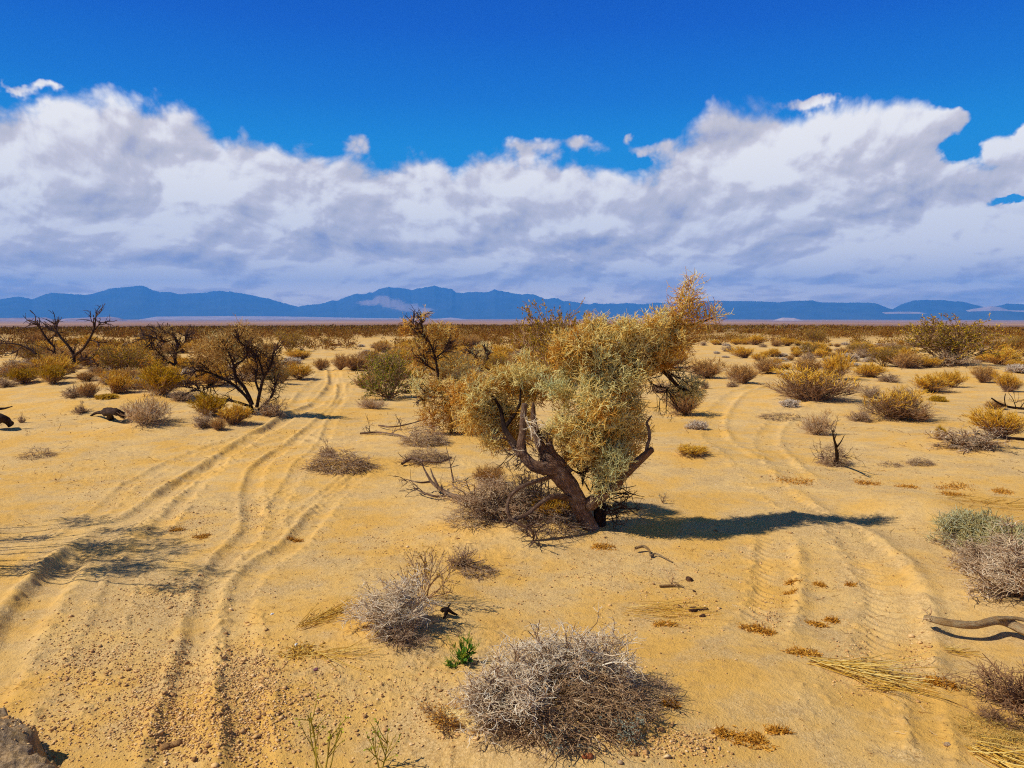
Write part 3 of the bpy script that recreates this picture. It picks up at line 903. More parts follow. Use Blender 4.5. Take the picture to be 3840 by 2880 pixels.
def cushion(n=2600, mat=None, rad=0.004, h=0.55):
    """low dense silvery dome"""
    b = Brush(); t = Brush()
    d0 = dome_dirs(60, 0.1, 1.0) * np.array([1, 1, h * 2])
    p0 = clamp_ground(grow(disc(60, 0.1), d0, 0.34, 4, 0.15, 0.03)); b.add(p0, rad * 1.5, rad, rng.random(60))
    s, d, i = spawn(p0, 420, 0.3, 1, 0.8, 0.1)
    p1 = clamp_ground(grow(s, d, 0.16, 3, 0.25, 0.0)); b.add(p1, rad, rad * .7, 0.4 + .5 * rng.random(420))
    s, d, i = spawn(p1, n, 0.1, 1, 0.9, 0.15)
    p2 = clamp_ground(grow(s, d, 0.07 + 0.06 * rng.random(n), 3, 0.35, 0.05))
    t.add(p2, rad * 1.2, rad * 0.8, 0.6 + 0.25 * rng.standard_normal(n))
    return [('stems', b, M_STEM), ('foliage', t, mat or M_PALE)]


def creosote(n1=34, n2=260, n3=900, nl=4200, leaf=None, rad=0.004, low=0.2, ls=0.022):
    b = Brush(); t = Brush()
    d0 = dome_dirs(n1, 0.35, 1.0) * np.array([0.85, 0.85, 1.2])
    p0 = grow(disc(n1, 0.07), d0, 0.72 + 0.3 * rng.random(n1), 7, 0.16, 0.04); b.add(p0, rad * 2.2, rad, 0.2 + 0.5 * rng.random(n1))
    s, d, i = spawn(p0, n2, low, 1.0, 0.5, 0.15); p1 = grow(s, d, 0.22 + 0.14 * rng.random(n2), 5, 0.22, 0.05); b.add(p1, rad, rad * 0.7, 0.3 + 0.5 * rng.random(n2))
    s, d, i = spawn(p1, n3, 0.2, 1.0, 0.6, 0.1); p2 = grow(s, d, 0.10 + 0.06 * rng.random(n3), 3, 0.25, 0.05); b.add(p2, rad * 0.7, rad * 0.5, 0.4 + 0.5 * rng.random(n3))
    s, d, i = spawn(p2, nl, 0.1, 1.0, 0.8, 0.1)
    t.leaves(s, d, ls * (0.7 + 0.6 * rng.random(nl)), ls * 0.3, 0.45 + 0.25 * rng.standard_normal(nl) + 0.25 * (s[:, 2] - 0.5))
    return [('stems', b, M_STEM), ('foliage', t, leaf or M_GREEN)]


def brush_heap(n=900, h=0.3, rad=0.004, mat=None, tint=0.45):
    """dead sticks lying in a low heap"""
    b = Brush(); t = Brush()
    a = rng.random(n) * 2 * math.pi; q = 0.46 * np.sqrt(rng.random(n))
    s = np.stack([q * np.cos(a), q * np.sin(a), h * np.maximum(0, 1 - (q / 0.5) ** 2) * rng.random(n)], 1)
    d = np.stack([np.cos(a + rng.standard_normal(n)), np.sin(a + rng.standard_normal(n)), 0.25 * rng.standard_normal(n)], 1)
    p = clamp_ground(grow(s, d, 0.12 + 0.22 * rng.random(n), 5, 0.28, -0.02)); k = n // 4
    b.add(p[:k], rad * 1.9, rad * 0.9, rng.random(k) * 0.6); b.add(p[k:], rad, rad * 0.6, tint + 0.25 * rng.standard_normal(n - k))
    s, d, i = spawn(p, n * 2, 0.2, 1, 0.9, 0.12); p2 = clamp_ground(grow(s, d, 0.06 + 0.08 * rng.random(n * 2), 4, 0.35, 0.0))
    t.add(p2, rad * 0.7, rad * 0.4, tint + 0.1 + 0.25 * rng.standard_normal(n * 2))
    return [('branches', b, M_STEM if mat is None else mat), ('twigs', t, M_GREY if mat is None else mat)]


def build_parts(root, parts):
    for nm, br, mt in parts: br.build(nm, mt, root)
    return root


PROTO = {}


def proto(key, maker):
    PROTO[key] = maker


def place(name, key, loc, size, label, cat, group=None, rz=None, used={}):
    """first use builds the shrub, later uses copy it with each of its parts"""
    rz = random.uniform(0, 6.28) if rz is None else rz
    root = thing(name, loc, label, cat, group, rz)
    if key not in used:
        build_parts(root, PROTO[key]()); used[key] = root
    else:
        for ch in list(used[key].children):
            c = ch.copy(); COL.objects.link(c); c.parent = root
    root.scale = (size[0] * random.uniform(.82, 1.15), size[1] * random.uniform(.82, 1.15), size[2])
    return root


def depth_of(p): return p[1] * math.cos(PITCH) - (p[2] - CAM_H) * math.sin(PITCH)


def shrub(name, key, px, py, w, h, label, cat='shrub', group=None, rz=None, sink=0.02):
    """px, py: the foot of the shrub as read off the photograph; w, h: its extent there"""
    p = hit(px, py); D = depth_of(p); wm = w * D / FPX
    p2 = p + np.array([p[0], p[1], 0]) / max(1e-6, math.hypot(p[0], p[1])) * wm * 0.30
    p2[2] = ground_z(p2[0], p2[1]) - sink
    D2 = depth_of(p2)
    k = D2 / FPX
    return place(name, key, p2, (w * k, w * k, max(0.05, (h * k))), label, cat, group, rz)

# ------------------------------------------------------------------ the big smoke tree in front
def crown_clump(t, b, c, r, n, tint, ln=0.15, rad=0.0034, g=None):
    """spiny forked twigs filling an uneven ellipsoid, denser outside"""
    u = nrm(rng.standard_normal((n, 3))); q = (0.25 + 0.75 * rng.random(n) ** 0.5)[:, None]
    lump = 0.82 + 0.36 * vnoise(u[:, 0] * 2.2 + c[0] * 7, u[:, 2] * 2.2 + u[:, 1] * 1.7 + c[2] * 5, 3)[:, None]
    s = c + u * q * lump * r
    d = nrm(u * 0.8 + 0.75 * rng.standard_normal((n, 3)) + np.array([0, 0, 0.35]))
    p = grow(s, d, ln * (0.6 + 0.8 * rng.random(n)), 4, 0.38, 0.06)
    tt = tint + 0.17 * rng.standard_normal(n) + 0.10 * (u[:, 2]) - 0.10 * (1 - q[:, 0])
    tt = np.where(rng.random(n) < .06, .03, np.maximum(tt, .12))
    t.add(p, rad, rad * 0.6, tt)
    s2, d2, i2 = spawn(p, n * 2, 0.15, 0.95, 0.9, 0.1)
    p2 = grow(s2, d2, ln * 0.5 * (0.5 + rng.random(n * 2)), 3, 0.3, 0.05)
    t.add(p2, rad * 0.8, rad * 0.45, tt[i2] + 0.06 * rng.standard_normal(n * 2))


def dead_twigs(b, starts, dirs, n_each, ln, rad, wig=0.28, tint=0.4, depth=2):
    s = np.repeat(np.asarray(starts, float), n_each, 0); d = np.repeat(np.asarray(dirs, float), n_each, 0)
    d = nrm(nrm(d) + 0.55 * rng.standard_normal(d.shape)); n = len(s)
    p = grow(s, d, ln * (0.5 + 0.8 * rng.random(n)), 6, wig, 0.0); b.add(p, rad, rad * 0.5, tint + 0.2 * rng.standard_normal(n))
    for k in range(depth):
        m = n * 3; s, d, i = spawn(p, m, 0.2, 1, 0.7); ln *= 0.5; rad *= 0.6
        p = grow(s, d, ln * (0.5 + 0.8 * rng.random(m)), 4, wig, 0.0); b.add(p, rad, rad * 0.5, tint + 0.2 * rng.standard_normal(m)); n = m


def big_tree():
    base = hit(1285, 1140); Y0 = base[1]
    root = thing("smoke_tree", base, "big foreground smoke tree with thick leaning trunk and spiny yellow-green crown", "tree")
    o = np.array(base)
    k = Y0 / FPX

    def zz(x, y, dy=0.0):      # from the enlarged view of the trunk
        return at(944.7 + 0.2396 * x, 794.9 + 0.2396 * y, Y0 + dy) - o

    def pp(x, y, dy=0.0): return at(x, y, Y0 + dy) - o
    R = k * 0.2396
    tr = Wood()
    tr.limb([zz(1395, 1490, 0), zz(1370, 1420, 0), zz(1290, 1270, -.03), zz(1225, 1120, -.06), zz(1140, 1000, -.08), zz(1040, 890, -.08), zz(960, 790, -.05)],
            [104 * R, 84 * R, 76 * R, 78 * R, 80 * R, 70 * R, 48 * R], 22, 0.2, 1, 10)
    tr.limb([zz(1060, 915, -.1), zz(960, 905, -.14), zz(860, 880, -.16), zz(785, 800, -.14), zz(752, 710, -.12), zz(768, 590, -.1), zz(772, 470, -.1), zz(788, 325, -.08)],
            [70 * R, 62 * R, 52 * R, 46 * R, 42 * R, 33 * R, 30 * R, 27 * R], 13, 0.17, 2, 7)
    tr.limb([zz(1010, 850, 0), zz(925, 690, .03), zz(885, 560, .05), zz(868, 440, .05), zz(864, 312, .05)], [60 * R, 45 * R, 33 * R, 26 * R, 10 * R], 11, 0.2, 3, 7)
    tr.limb([zz(1180, 960, -.02), zz(1095, 850, .0), zz(1030, 760, .02), zz(1010, 670, .04), zz(1035, 560, .05), zz(1090, 480, .06), zz(1122, 428, .06)],
            [55 * R, 48 * R, 34 * R, 28 * R, 22 * R, 18 * R, 12 * R], 11, 0.18, 4, 7)
    trunk = tr.build("trunk", M_BARK, root)
    t2 = Wood()
    t2.limb([zz(1465, 1470, .10), zz(1470, 1300, .12), zz(1468, 1150, .14), zz(1480, 1000, .15), zz(1510, 860, .15), zz(1535, 720, .16), zz(1545, 560, .18), zz(1600, 380, .22)],
            [70 * R, 60 * R, 52 * R, 46 * R, 40 * R, 34 * R, 28 * R, 20 * R], 12, 0.16, 5, 7)
    for path, rr in [
        ([pp(1312, 1000, .15), pp(1295, 930, .1), pp(1262, 850, .05), pp(1270, 770, .1), pp(1300, 720, .12)], [.055, .05, .04, .025, .01]),
        ([pp(1318, 900, .18), pp(1350, 830, .22), pp(1395, 785, .25), pp(1440, 745, .28), pp(1462, 700, .3), pp(1485, 650, .3)], [.06, .055, .05, .04, .025, .01]),
        ([pp(1350, 850, .2), pp(1340, 780, .2), pp(1350, 730, .2)], [.04, .03, .01]),
        ([pp(1395, 785, .25), pp(1430, 800, .3), pp(1470, 838, .35), pp(1500, 845, .4)], [.03, .025, .018, .008]),
        ([pp(1117, 965, -.12), pp(1090, 925, .1), pp(1080, 880, .25), pp(1050, 840, .38)], [.035, .03, .02, .01]),
        ([pp(1090, 925, .1), pp(1120, 880, .3), pp(1125, 830, .4)], [.025, .018, .008]),
        ([pp(1462, 705, .3), pp(1500, 700, .3), pp(1545, 685, .3)], [.015, .012, .005])]:
        t2.limb(path, rr, 8, 0.16, 6, 6)
    t2.build("rear_trunk", M_BARKDK, root)
    dl = Wood()
    dl.limb([zz(1360, 1235, -.05), zz(1500, 1135, -.12), zz(1620, 1035, -.18), zz(1740, 910, -.22), zz(1850, 808, -.25), zz(1938, 730, -.28)],
            [62 * R, 50 * R, 44 * R, 40 * R, 34 * R, 26 * R], 12, 0.15, 7, 7)
    dl.limb([zz(1885, 765, -.25), zz(1893, 700, -.25), zz(1912, 630, -.24), zz(1904, 540, -.23), zz(1888, 495, -.22), zz(1932, 430, -.2)], [22 * R, 17 * R, 16 * R, 14 * R, 11 * R, 5 * R], 9, 0.18, 8, 6)
    dl.limb([zz(1735, 915, -.22), zz(1770, 905, -.26), zz(1800, 905, -.28)], [14 * R, 10 * R, 5 * R], 7, 0.2, 9, 4)
    dl.build("dead_limb", M_BARK, root)
    ll = Wood()
    ll.limb([zz(1060, 975, -.1), zz(960, 1000, -.22), zz(850, 1035, -.32), zz(740, 1085, -.4), zz(655, 1160, -.45), zz(632, 1270, -.5), zz(660, 1350, -.52), zz(740, 1410, -.55), zz(830, 1450, -.58), zz(870, 1520, -.6), zz(845, 1590, -.62)],
            [22 * R, 20 * R, 18 * R, 17 * R, 17 * R, 16 * R, 15 * R, 14 * R, 13 * R, 10 * R, 6 * R], 9, 0.17, 10, 6)
    ll.limb([zz(1215, 1185, -.1), zz(1090, 1155, -.22), zz(985, 1180, -.3), zz(890, 1250, -.38), zz(800, 1325, -.45), zz(690, 1365, -.5), zz(590, 1372, -.52)],
            [24 * R, 26 * R, 22 * R, 20 * R, 18 * R, 15 * R, 8 * R], 9, 0.17, 11, 6)
    ll.limb([zz(880, 1490, -.6), zz(895, 1530, -.62), zz(860, 1580, -.64), zz(800, 1640, -.66)], [9 * R, 8 * R, 7 * R, 4 * R], 6, 0.2, 12, 5)
    ll.limb([zz(640, 660, -.1), zz(690, 720, -.12), zz(740, 790, -.15)], [8 * R, 18 * R, 24 * R], 8, 0.2, 13, 5)
    ll.build("lower_branches", M_BARK, root)
    # bare twigs
    b = Brush()
    st = [zz(760, 740, -.12), zz(800, 830, -.15), zz(880, 890, -.16), zz(770, 620, -.1), zz(900, 620, 0), zz(1010, 690, 0), zz(960, 900, -.15), zz(1000, 1000, -.15), zz(860, 930, -.16), zz(650, 650, -.1), zz(720, 760, -.12)]
    di = [(-1, 0, -.1), (-.6, -.3, -.6), (0, -.6, -.2), (.7, -.3, -.2), (.3, -.4, .3), (-.3, -.3, .5), (-.2, -.4, .4), (-.2, -.5, .1), (.1, -.5, .6), (-.6, 0, .5), (-1, 0, -.6)]
    dead_twigs(b, st, di, 3, 0.26, 0.007, 0.3, 0.45, 2)
    st = [zz(1540, 1120, .05), zz(1560, 1180, .05), zz(1520, 1250, .05), zz(1500, 1300, .0), zz(1490, 1360, 0), zz(1560, 1060, .0)]
    di = [(1, -.1, .15), (1, -.1, -.1), (1, -.2, -.35), (1, -.3, -.3), (.8, -.3, -.25), (.9, 0, .25)]
    dead_twigs(b, st, di, 3, 0.36, 0.009, 0.22, 0.2, 2)
    st = [zz(1260, 950, .05), zz(1310, 1060, .05), zz(1380, 1120, .05), zz(1330, 980, .1), zz(1240, 900, .1)]
    di = [(.2, -.2, 1), (.1, -.1, 1), (0, -.2, 1), (.2, 0, 1), (.1, 0, 1)]
    dead_twigs(b, st, di, 5, 0.30, 0.006, 0.2, 0.25, 2)
    st = [pp(1385, 790, .2), pp(1400, 820, .2), pp(1430, 800, .3), pp(1440, 840, .3), pp(1360, 790, .15)]
    di = [(.3, -.3, -.6), (.6, -.2, -.6), (.8, 0, -.3), (.5, -.3, -.8), (.2, -.5, .2)]
    dead_twigs(b, st, di, 6, 0.36, 0.007, 0.25, 0.15, 3)
    st = [zz(860, 1530, -.62), zz(800, 1420, -.56), zz(690, 1390, -.52), zz(880, 1480, -.6)]
    di = [(-.6, -.3, -.2), (.3, -.5, -.2), (-.3, -.4, -.3), (.6, -.4, -.2)]
    dead_twigs(b, st, di, 3, 0.22, 0.007, 0.25, 0.45, 2)
    b.build("bare_twigs", M_DEAD, trunk)
    w = Brush()
    dead_twigs(w, [zz(795, 470, -.14), zz(800, 480, -.14)], [(.5, -.3, -1), (.8, -.3, -.3)], 4, 0.24, 0.006, 0.22, 0.95, 2)
    dead_twigs(w, [zz(800, 745, -.16)], [(-1, -.2, -.1)], 3, 0.22, 0.005, 0.25, 0.95, 1)
    w.build("bleached_twigs", M_LILAC, trunk)
    # crown clumps: x, y, half width, half height (as read), depth, tint
    cl = [(1178, 815, 26, 24, .45, .5), (1185, 850, 22, 24, .5, .45), (1030, 832, 42, 38, .0, .55), (1078, 815, 50, 34, .05, .58), (1128, 812, 46, 34, .25, .52), (1036, 882, 42, 40, -.08, .6), (1088, 868, 50, 46, .05, .62), (1150, 848, 36, 38, .35, .5),
          (1062, 925, 40, 34, -.05, .57), (1108, 915, 36, 32, .2, .55), (1040, 905, 40, 30, .1, .5), (1085, 950, 30, 20, 0, .55),
          (1210, 848, 34, 36, .1, .72), (1250, 805, 48, 44, .0, .78), (1228, 900, 42, 42, .1, .72), (1272, 862, 58, 50, -.15, .66), (1310, 805, 50, 44, -.05, .62), (1344, 850, 46, 48, -.05, .58),
          (1284, 926, 56, 50, -.18, .60), (1338, 925, 44, 46, -.05, .62), (1248, 952, 36, 36, .1, .50), (1290, 975, 50, 36, -.12, .42), (1345, 965, 40, 40, .0, .35), (1362, 925, 26, 44, .05, .55),
          (1310, 890, 40, 36, -.2, .38), (1255, 990, 40, 26, 0, .30), (1325, 870, 36, 36, -.1, .30), (1302, 1010, 40, 22, .08, .25),
          (1242, 742, 40, 32, .0, .50), (1282, 726, 48, 28, .05, .62), (1330, 718, 46, 26, .1, .64), (1380, 730, 42, 32, .15, .46), (1424, 716, 32, 30, .2, .56), (1436, 742, 36, 36, .25, .45),
          (1396, 768, 40, 36, .2, .46), (1348, 760, 48, 38, .05, .55), (1290, 768, 48, 40, .0, .56), (1232, 780, 32, 30, .05, .42), (1360, 795, 40, 30, .1, .45), (1262, 765, 36, 30, -.1, .2),
          (1222, 760, 24, 24, .1, .35), (1420, 775, 32, 26, .25, .3)]
    t = Brush()
    tuft = []
    for x, y, a, c, dy, ti in cl:
        for _ in range(5):
            q = rng.standard_normal(3) * .50
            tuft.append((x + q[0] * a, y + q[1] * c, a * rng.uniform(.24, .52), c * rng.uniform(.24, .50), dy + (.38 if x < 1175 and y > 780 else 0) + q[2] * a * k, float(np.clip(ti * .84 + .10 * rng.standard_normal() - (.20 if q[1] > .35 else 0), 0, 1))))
    for x, y, a, c, dy, ti in tuft:
        r = np.array([a, (a + c) * 0.5, c]) * k
        n_s = 5; ps = grow(np.repeat(pp(x, y, dy)[None], n_s, 0) + .6 * r * rng.standard_normal((n_s, 3)), rng.standard_normal((n_s, 3)) + np.array([0, 0, .7]), max(a, c) * k * (1.1 + .7 * rng.random(n_s)), 6, .22, .05)
        t.add(ps, .004, .002, ti); s_, d_, _ = spawn(ps, n_s * 9, .3, 1, .7, .1); t.add(grow(s_, d_, .07 * (.5 + rng.random(n_s * 9)), 4, .3, .05), .0036, .002, ti + .1 * rng.standard_normal(n_s * 9))
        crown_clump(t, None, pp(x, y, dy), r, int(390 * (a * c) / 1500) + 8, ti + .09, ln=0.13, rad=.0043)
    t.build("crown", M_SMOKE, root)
    g = Brush()
    for x, y, a, c, dy, ti in [(1328, 998, 32, 38, -.22, .97), (1312, 1035, 24, 30, -.2, .95), (1300, 1065, 18, 22, -.1, .85), (1490, 836, 24, 17, .4, .95), (1462, 848, 16, 14, .4, .9), (1500, 850, 14, 14, .4, .9)]:
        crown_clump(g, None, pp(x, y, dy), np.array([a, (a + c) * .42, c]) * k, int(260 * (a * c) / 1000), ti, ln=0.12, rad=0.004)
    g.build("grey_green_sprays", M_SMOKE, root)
    f = Brush()
    for x, y, a, c, dy, ti in [(1458, 705, 20, 34, .3, .25), (1474, 672, 24, 34, .3, .3), (1484, 644, 18, 26, .3, .36), (1492, 616, 9, 18, .3, .42), (1470, 735, 22, 28, .3, .18), (1498, 690, 14, 30, .3, .3),
                               (1520, 692, 20, 12, .3, .42), (1538, 680, 15, 14, .3, .48), (1548, 690, 10, 10, .3, .5), (1446, 690, 10, 16, .3, .3)]:
        crown_clump(f, None, pp(x, y, dy), np.array([a, a, c]) * k, int(84 * (a * c) / 600), ti, ln=0.16, rad=0.0042)
    f.build("orange_plume", M_SMOKE, root)
    return root


big_tree()


# ------------------------------------------------------------------ other smoke trees
M_RSMOKE = twig_mat("rusty_smoke_tree_spines", [(0, lin(138, 98, 50)), (0.25, lin(192, 146, 74)), (0.5, lin(218, 180, 104)), (0.75, lin(180, 168, 112)), (1, lin(164, 168, 128))])


def smoke_tree(px, py, limbs, clumps, label, group='smoke trees', mats=(M_DEAD, M_SMOKE), dens=1.0, ln=0.16, rad=0.006, twigs=True, name="smoke_tree", LR=0.66):
    base = hit(px, py); Y0 = base[1]; k = Y0 / FPX; o = np.array(base)
    root = thing(name, base, label, 'tree', group)

    def pp(x, y, dy=0.0): return at(x, y, Y0 + dy) - o
    w = Wood(); b = Brush(); ends = []
    for i, (path, r0, r1) in enumerate(limbs):
        P3 = [pp(*q) for q in path]
        sp = w.limb(P3, [r0 * k * LR, (r0 * .6 + r1 * .4) * k * LR, r1 * k * LR], 9, 0.16, i + 1, 6)
        n = max(5, len(path) * (5 if clumps else 2))
        s, d, _ = spawn(sp[None], n, 0.25, 1.0, 0.55, 0.15)
        p1 = grow(s, d, (26 * k) * (0.5 + 0.8 * rng.random(n)), 5, 0.25, 0.05); b.add(p1, 1.3 * k, 0.7 * k, 0.3 + .3 * rng.random(n))
        if twigs:
            tq = 4 if clumps else 2
            s, d, _ = spawn(p1, n * tq, 0.2, 1.0, 0.7, 0.1); p2 = grow(s, d, (13 * k) * (0.5 + 0.8 * rng.random(len(s))), 4, 0.3, 0.03); b.add(p2, 0.7 * k, 0.4 * k, 0.35 + .3 * rng.random(len(s)))
    trunk = w.build("trunk", M_BARKDK, root)
    b.build("bare_twigs", mats[0], trunk)
    if clumps:
        t = Brush()
        for x, y, a, c, dy, ti in clumps:
            crown_clump(t, None, pp(x, y, dy), np.array([a, (a + c) * .45, c]) * k, int(dens * 230 * (a * c) / 1000), ti, ln=ln, rad=rad)
        t.build("crown", mats[1], root)
    return root


# bare dead tree at the far left
smoke_tree(157, 806, [([(157, 808), (158, 785), (160, 765)], 7, 5), ([(160, 768), (178, 755), (192, 735), (203, 712), (206, 695), (208, 680)], 4.5, 1.5),
                      ([(205, 712, .1), (218, 698, .1), (231, 697, .2)], 2, .8), ([(160, 768), (148, 748), (132, 730), (122, 718), (108, 712), (98, 705)], 4.5, 2),
                      ([(120, 727), (122, 712), (120, 700)], 2.2, 1), ([(160, 790), (180, 778), (200, 772), (212, 755)], 3, 1), ([(200, 772), (207, 785), (218, 792)], 1.5, .6),
                      ([(192, 735), (208, 738), (216, 745)], 1.8, .7)],
           [], "bare black dead tree with one tall upright limb, left of the olive creosote bush", 'dead trees', name="dead_tree")
smoke_tree(118, 796, [([(120, 798, 1), (100, 790, 1), (88, 775, 1), (72, 760, 1), (50, 748, 1), (28, 742, 1), (0, 742, 1)], 5, 1.3), ([(100, 790, 1.2), (112, 770, 1.2), (118, 752, 1.2), (104, 735, 1.2), (92, 718, 1.2), (80, 702, 1.2), (62, 700, 1.2)], 4, 1.3),
                      ([(92, 718, 1.2), (84, 704, 1), (75, 694, 1)], 2.5, 1.2), ([(135, 790, 1), (128, 770, 1.3), (112, 758, 1.4)], 4, 2), ([(104, 735, 1.2), (122, 720, 1.2), (121, 705, 1.2)], 2.4, 1),
                      ([(88, 775, 1), (70, 778, 1), (60, 785, 1)], 2.4, .9), ([(100, 790, 1), (98, 800, .8), (92, 806, .8)], 2, .8), ([(50, 748, 1), (40, 755, .9), (33, 760, .9)], 1.5, .6)],
           [], "bare black dead tree sprawling low with long limb reaching the left edge", 'dead trees', name="dead_tree")
smoke_tree(383, 807, [([(388, 806), (380, 790), (378, 770), (385, 750), (378, 730), (362, 718), (340, 720)], 6, 1.5), ([(380, 790), (362, 782), (345, 795), (330, 812)], 4, 1.5),
                      ([(385, 752), (398, 740), (402, 722)], 3, 1), ([(378, 732), (355, 738), (330, 728), (312, 733)], 2.6, 1), ([(365, 785), (348, 765), (332, 752), (325, 742)], 2.6, 1), ([(395, 800), (402, 805), (410, 808)], 5, 2)],
           [(360, 722, 20, 14, 0, .42), (378, 735, 16, 16, .2, .3), (350, 755, 22, 20, .2, .2), (340, 775, 20, 18, 0, .18), (372, 762, 18, 14, 0, .6), (322, 760, 18, 18, .5, .15), (365, 712, 10, 8, 0, .5)],
           "half-dead gnarled smoke tree with dark twisted limbs behind the golden bushes", dens=1.0, mats=(M_DEAD, M_RSMOKE), rad=.008, ln=.2)
smoke_tree(548, 896, [([(548, 900), (540, 870), (520, 845), (495, 825), (460, 808), (430, 800), (400, 808)], 6, 1.5), ([(545, 880), (510, 868), (475, 862), (440, 858), (415, 872)], 5, 1.2),
                      ([(545, 875), (530, 840), (510, 815), (505, 790), (498, 770), (485, 745)], 6.5, 1.5), ([(505, 790), (522, 780), (535, 765), (530, 745)], 3.5, 1.2), ([(555, 880), (562, 845), (570, 815), (585, 790), (590, 765), (600, 750)], 6, 1.4),
                      ([(562, 850), (552, 820), (556, 790), (545, 765)], 4, 1.2), ([(570, 815), (555, 770), (520, 740), (510, 720)], 3.2, 1), ([(558, 885), (575, 870), (590, 850), (598, 820)], 4.5, 1.2), ([(460, 808), (440, 790), (425, 775)], 2.2, .8),
                      ([(495, 825), (465, 835), (430, 838)], 2.4, .8), ([(440, 858), (430, 842), (405, 835)], 1.8, .7)],
           [(480, 745, 30, 22, 0, .28), (512, 722, 26, 16, .2, .3), (540, 745, 28, 24, .3, .24), (450, 770, 30, 22, 0, .2), (425, 758, 20, 18, .5, .16), (570, 755, 24, 22, .3, .24), (590, 780, 22, 26, .3, .3), (505, 762, 34, 26, .5, .72),
            (560, 790, 26, 22, .6, .2), (585, 830, 20, 24, .3, .78), (480, 800, 24, 20, .4, .14), (520, 705, 10, 8, 0, .3), (600, 805, 14, 26, .2, .7), (460, 740, 16, 14, 0, .6), (530, 815, 24, 20, .6, .15), (440, 800, 18, 16, .3, .12)],
           "many-stemmed smoke tree with fanning black branches and rusty crown beside the wheel tracks", dens=0.72, rad=0.0075, ln=0.22, mats=(M_DEAD, M_RSMOKE))
smoke_tree(985, 936, [([(975, 936), (973, 905), (965, 880), (958, 855), (950, 835)], 6.5, 4), ([(1003, 940, .2), (1005, 910, .2), (1012, 880, .2), (1005, 850, .3), (990, 825, .3)], 6.5, 3), ([(950, 835), (925, 848, -.1), (912, 862, -.1)], 3, 1),
                      ([(958, 855), (945, 800), (940, 770), (930, 745), (915, 728), (902, 712), (890, 696)], 4.5, 1.3), ([(940, 775), (955, 762), (968, 752), (975, 735)], 3.2, 1), ([(940, 800), (922, 788), (908, 772)], 3, 1), ([(915, 728), (912, 708), (911, 690)], 1.6, .8),
                      ([(965, 880), (990, 868), (1015, 862)], 3, 1)],
           [(912, 684, 12, 10, 0, .55), (888, 704, 18, 16, 0, .3), (875, 716, 12, 12, 0, .22), (930, 722, 22, 18, .1, .4), (958, 715, 26, 18, .2, .36), (972, 735, 24, 22, .3, .4), (915, 765, 26, 24, .2, .34), (950, 752, 26, 24, .4, .4), (905, 790, 22, 20, .2, .42),
            (985, 790, 36, 26, .2, .66), (1010, 815, 30, 24, .2, .72), (940, 810, 30, 26, .3, .5), (905, 832, 22, 22, -.1, .74), (975, 840, 34, 26, -.1, .5), (945, 850, 24, 20, -.1, .2), (925, 858, 20, 20, -.1, .6), (1005, 850, 26, 22, .1, .62), (945, 890, 28, 22, -.2, .24),
            (985, 885, 32, 24, -.2, .26), (1015, 880, 22, 22, .1, .36), (925, 905, 20, 22, -.2, .24), (955, 920, 28, 18, -.2, .2), (1030, 900, 14, 30, .3, .2), (990, 920, 26, 16, .1, .22)],
           "middle smoke tree behind the big foreground tree, small tuft on its topmost twig", dens=1.0, rad=0.0055, ln=0.15)
smoke_tree(1035, 806, [([(1040, 806), (1035, 790), (1028, 772), (1018, 760)], 3, 1), ([(1038, 800), (1050, 780), (1052, 762)], 2.4, 1)],
           [(1044, 752, 18, 14, 0, .8), (1050, 768, 16, 14, .3, .5), (1030, 765, 14, 12, 0, .75), (1040, 785, 14, 10, 0, .25)],
           "small pale smoke tree in the gap between the middle tree and the big foreground tree", dens=0.9, rad=0.008, ln=0.2)
# a tree outside the left edge throws the streaked shadows over the wheel rut
_tips = [(x - 40, y, d) for x, y, d in [(-60, 735, 0), (-50, 795, .9), (-75, 700, -.8), (-95, 815, 1.6), (-120, 760, -.4), (-70, 860, .4), (-85, 905, -.7), (-110, 680, .7), (-160, 640, .2), (-180, 720, 1.3), (-90, 960, .8), (-75, 780, -1.2)]]
smoke_tree(-520, 1215, [([(-520, 1218), (-500, 1080, d * .2), ((-500 + x) / 2 - 30, (1080 + y) / 2 + 20, d * .6), (x, y, d)], 5, 1) for x, y, d in _tips],
           [(x - 20, y, 58, 8, d, .5) for x, y, d in _tips] + [(x - 110, y + 50, 60, 14, d * .8, .5) for x, y, d in _tips[::2]],
           "smoke tree outside the left edge of the picture casting streaked shadows", dens=.55, rad=0.005, ln=0.2, LR=1.0)

# ------------------------------------------------------------------ shrub kinds
for v in 'abcd':
    proto('grey' + v, lambda: dry_dome(70, 460, 1500, 1.0, 0.0045, tl=0.12))
    proto('gold' + v, lambda: broom(90, 520, 3200, M_GOLD, M_STEM, 0.0045, top=0.36))
    proto('rust' + v, lambda: broom(90, 600, 2400, M_ORANGE, M_STEM, 0.0045, top=0.4))
    proto('pale' + v, lambda: cushion(2000, M_PALE, 0.006, 1.0))
proto('olive', lambda: broom(90, 520, 3400, M_OLIVE, M_STEM, 0.0045, top=0.3))
proto('olivelow', lambda: cushion(2400, M_OLIVE, 0.006, 1.0))
proto('spread', lambda: broom(70, 700, 1300, M_ORANGE, M_GREY, 0.0042, spread=(0.18, 0.9), top=0.55))
proto('goldgrey', lambda: broom(110, 900, 2800, M_GOLD, M_STEM, 0.0042, spread=(0.2, 1.0), top=0.58))
proto('twiggy', lambda: dry_dome(46, 260, 620, 1.0, 0.0055, tl=0.14, tint=(0.35, 0.2)))
proto('creosote', lambda: creosote(34, 260, 900, 7000, M_GREEN, 0.005, .3, .032))
proto('creodk', lambda: creosote(30, 300, 1200, 6500, M_DKGREEN, 0.006, 0.25, 0.034))
proto('heap', lambda: brush_heap(620, 0.9, 0.005))
proto('heaplow', lambda: brush_heap(260, 0.8, 0.006, tint=0.35))

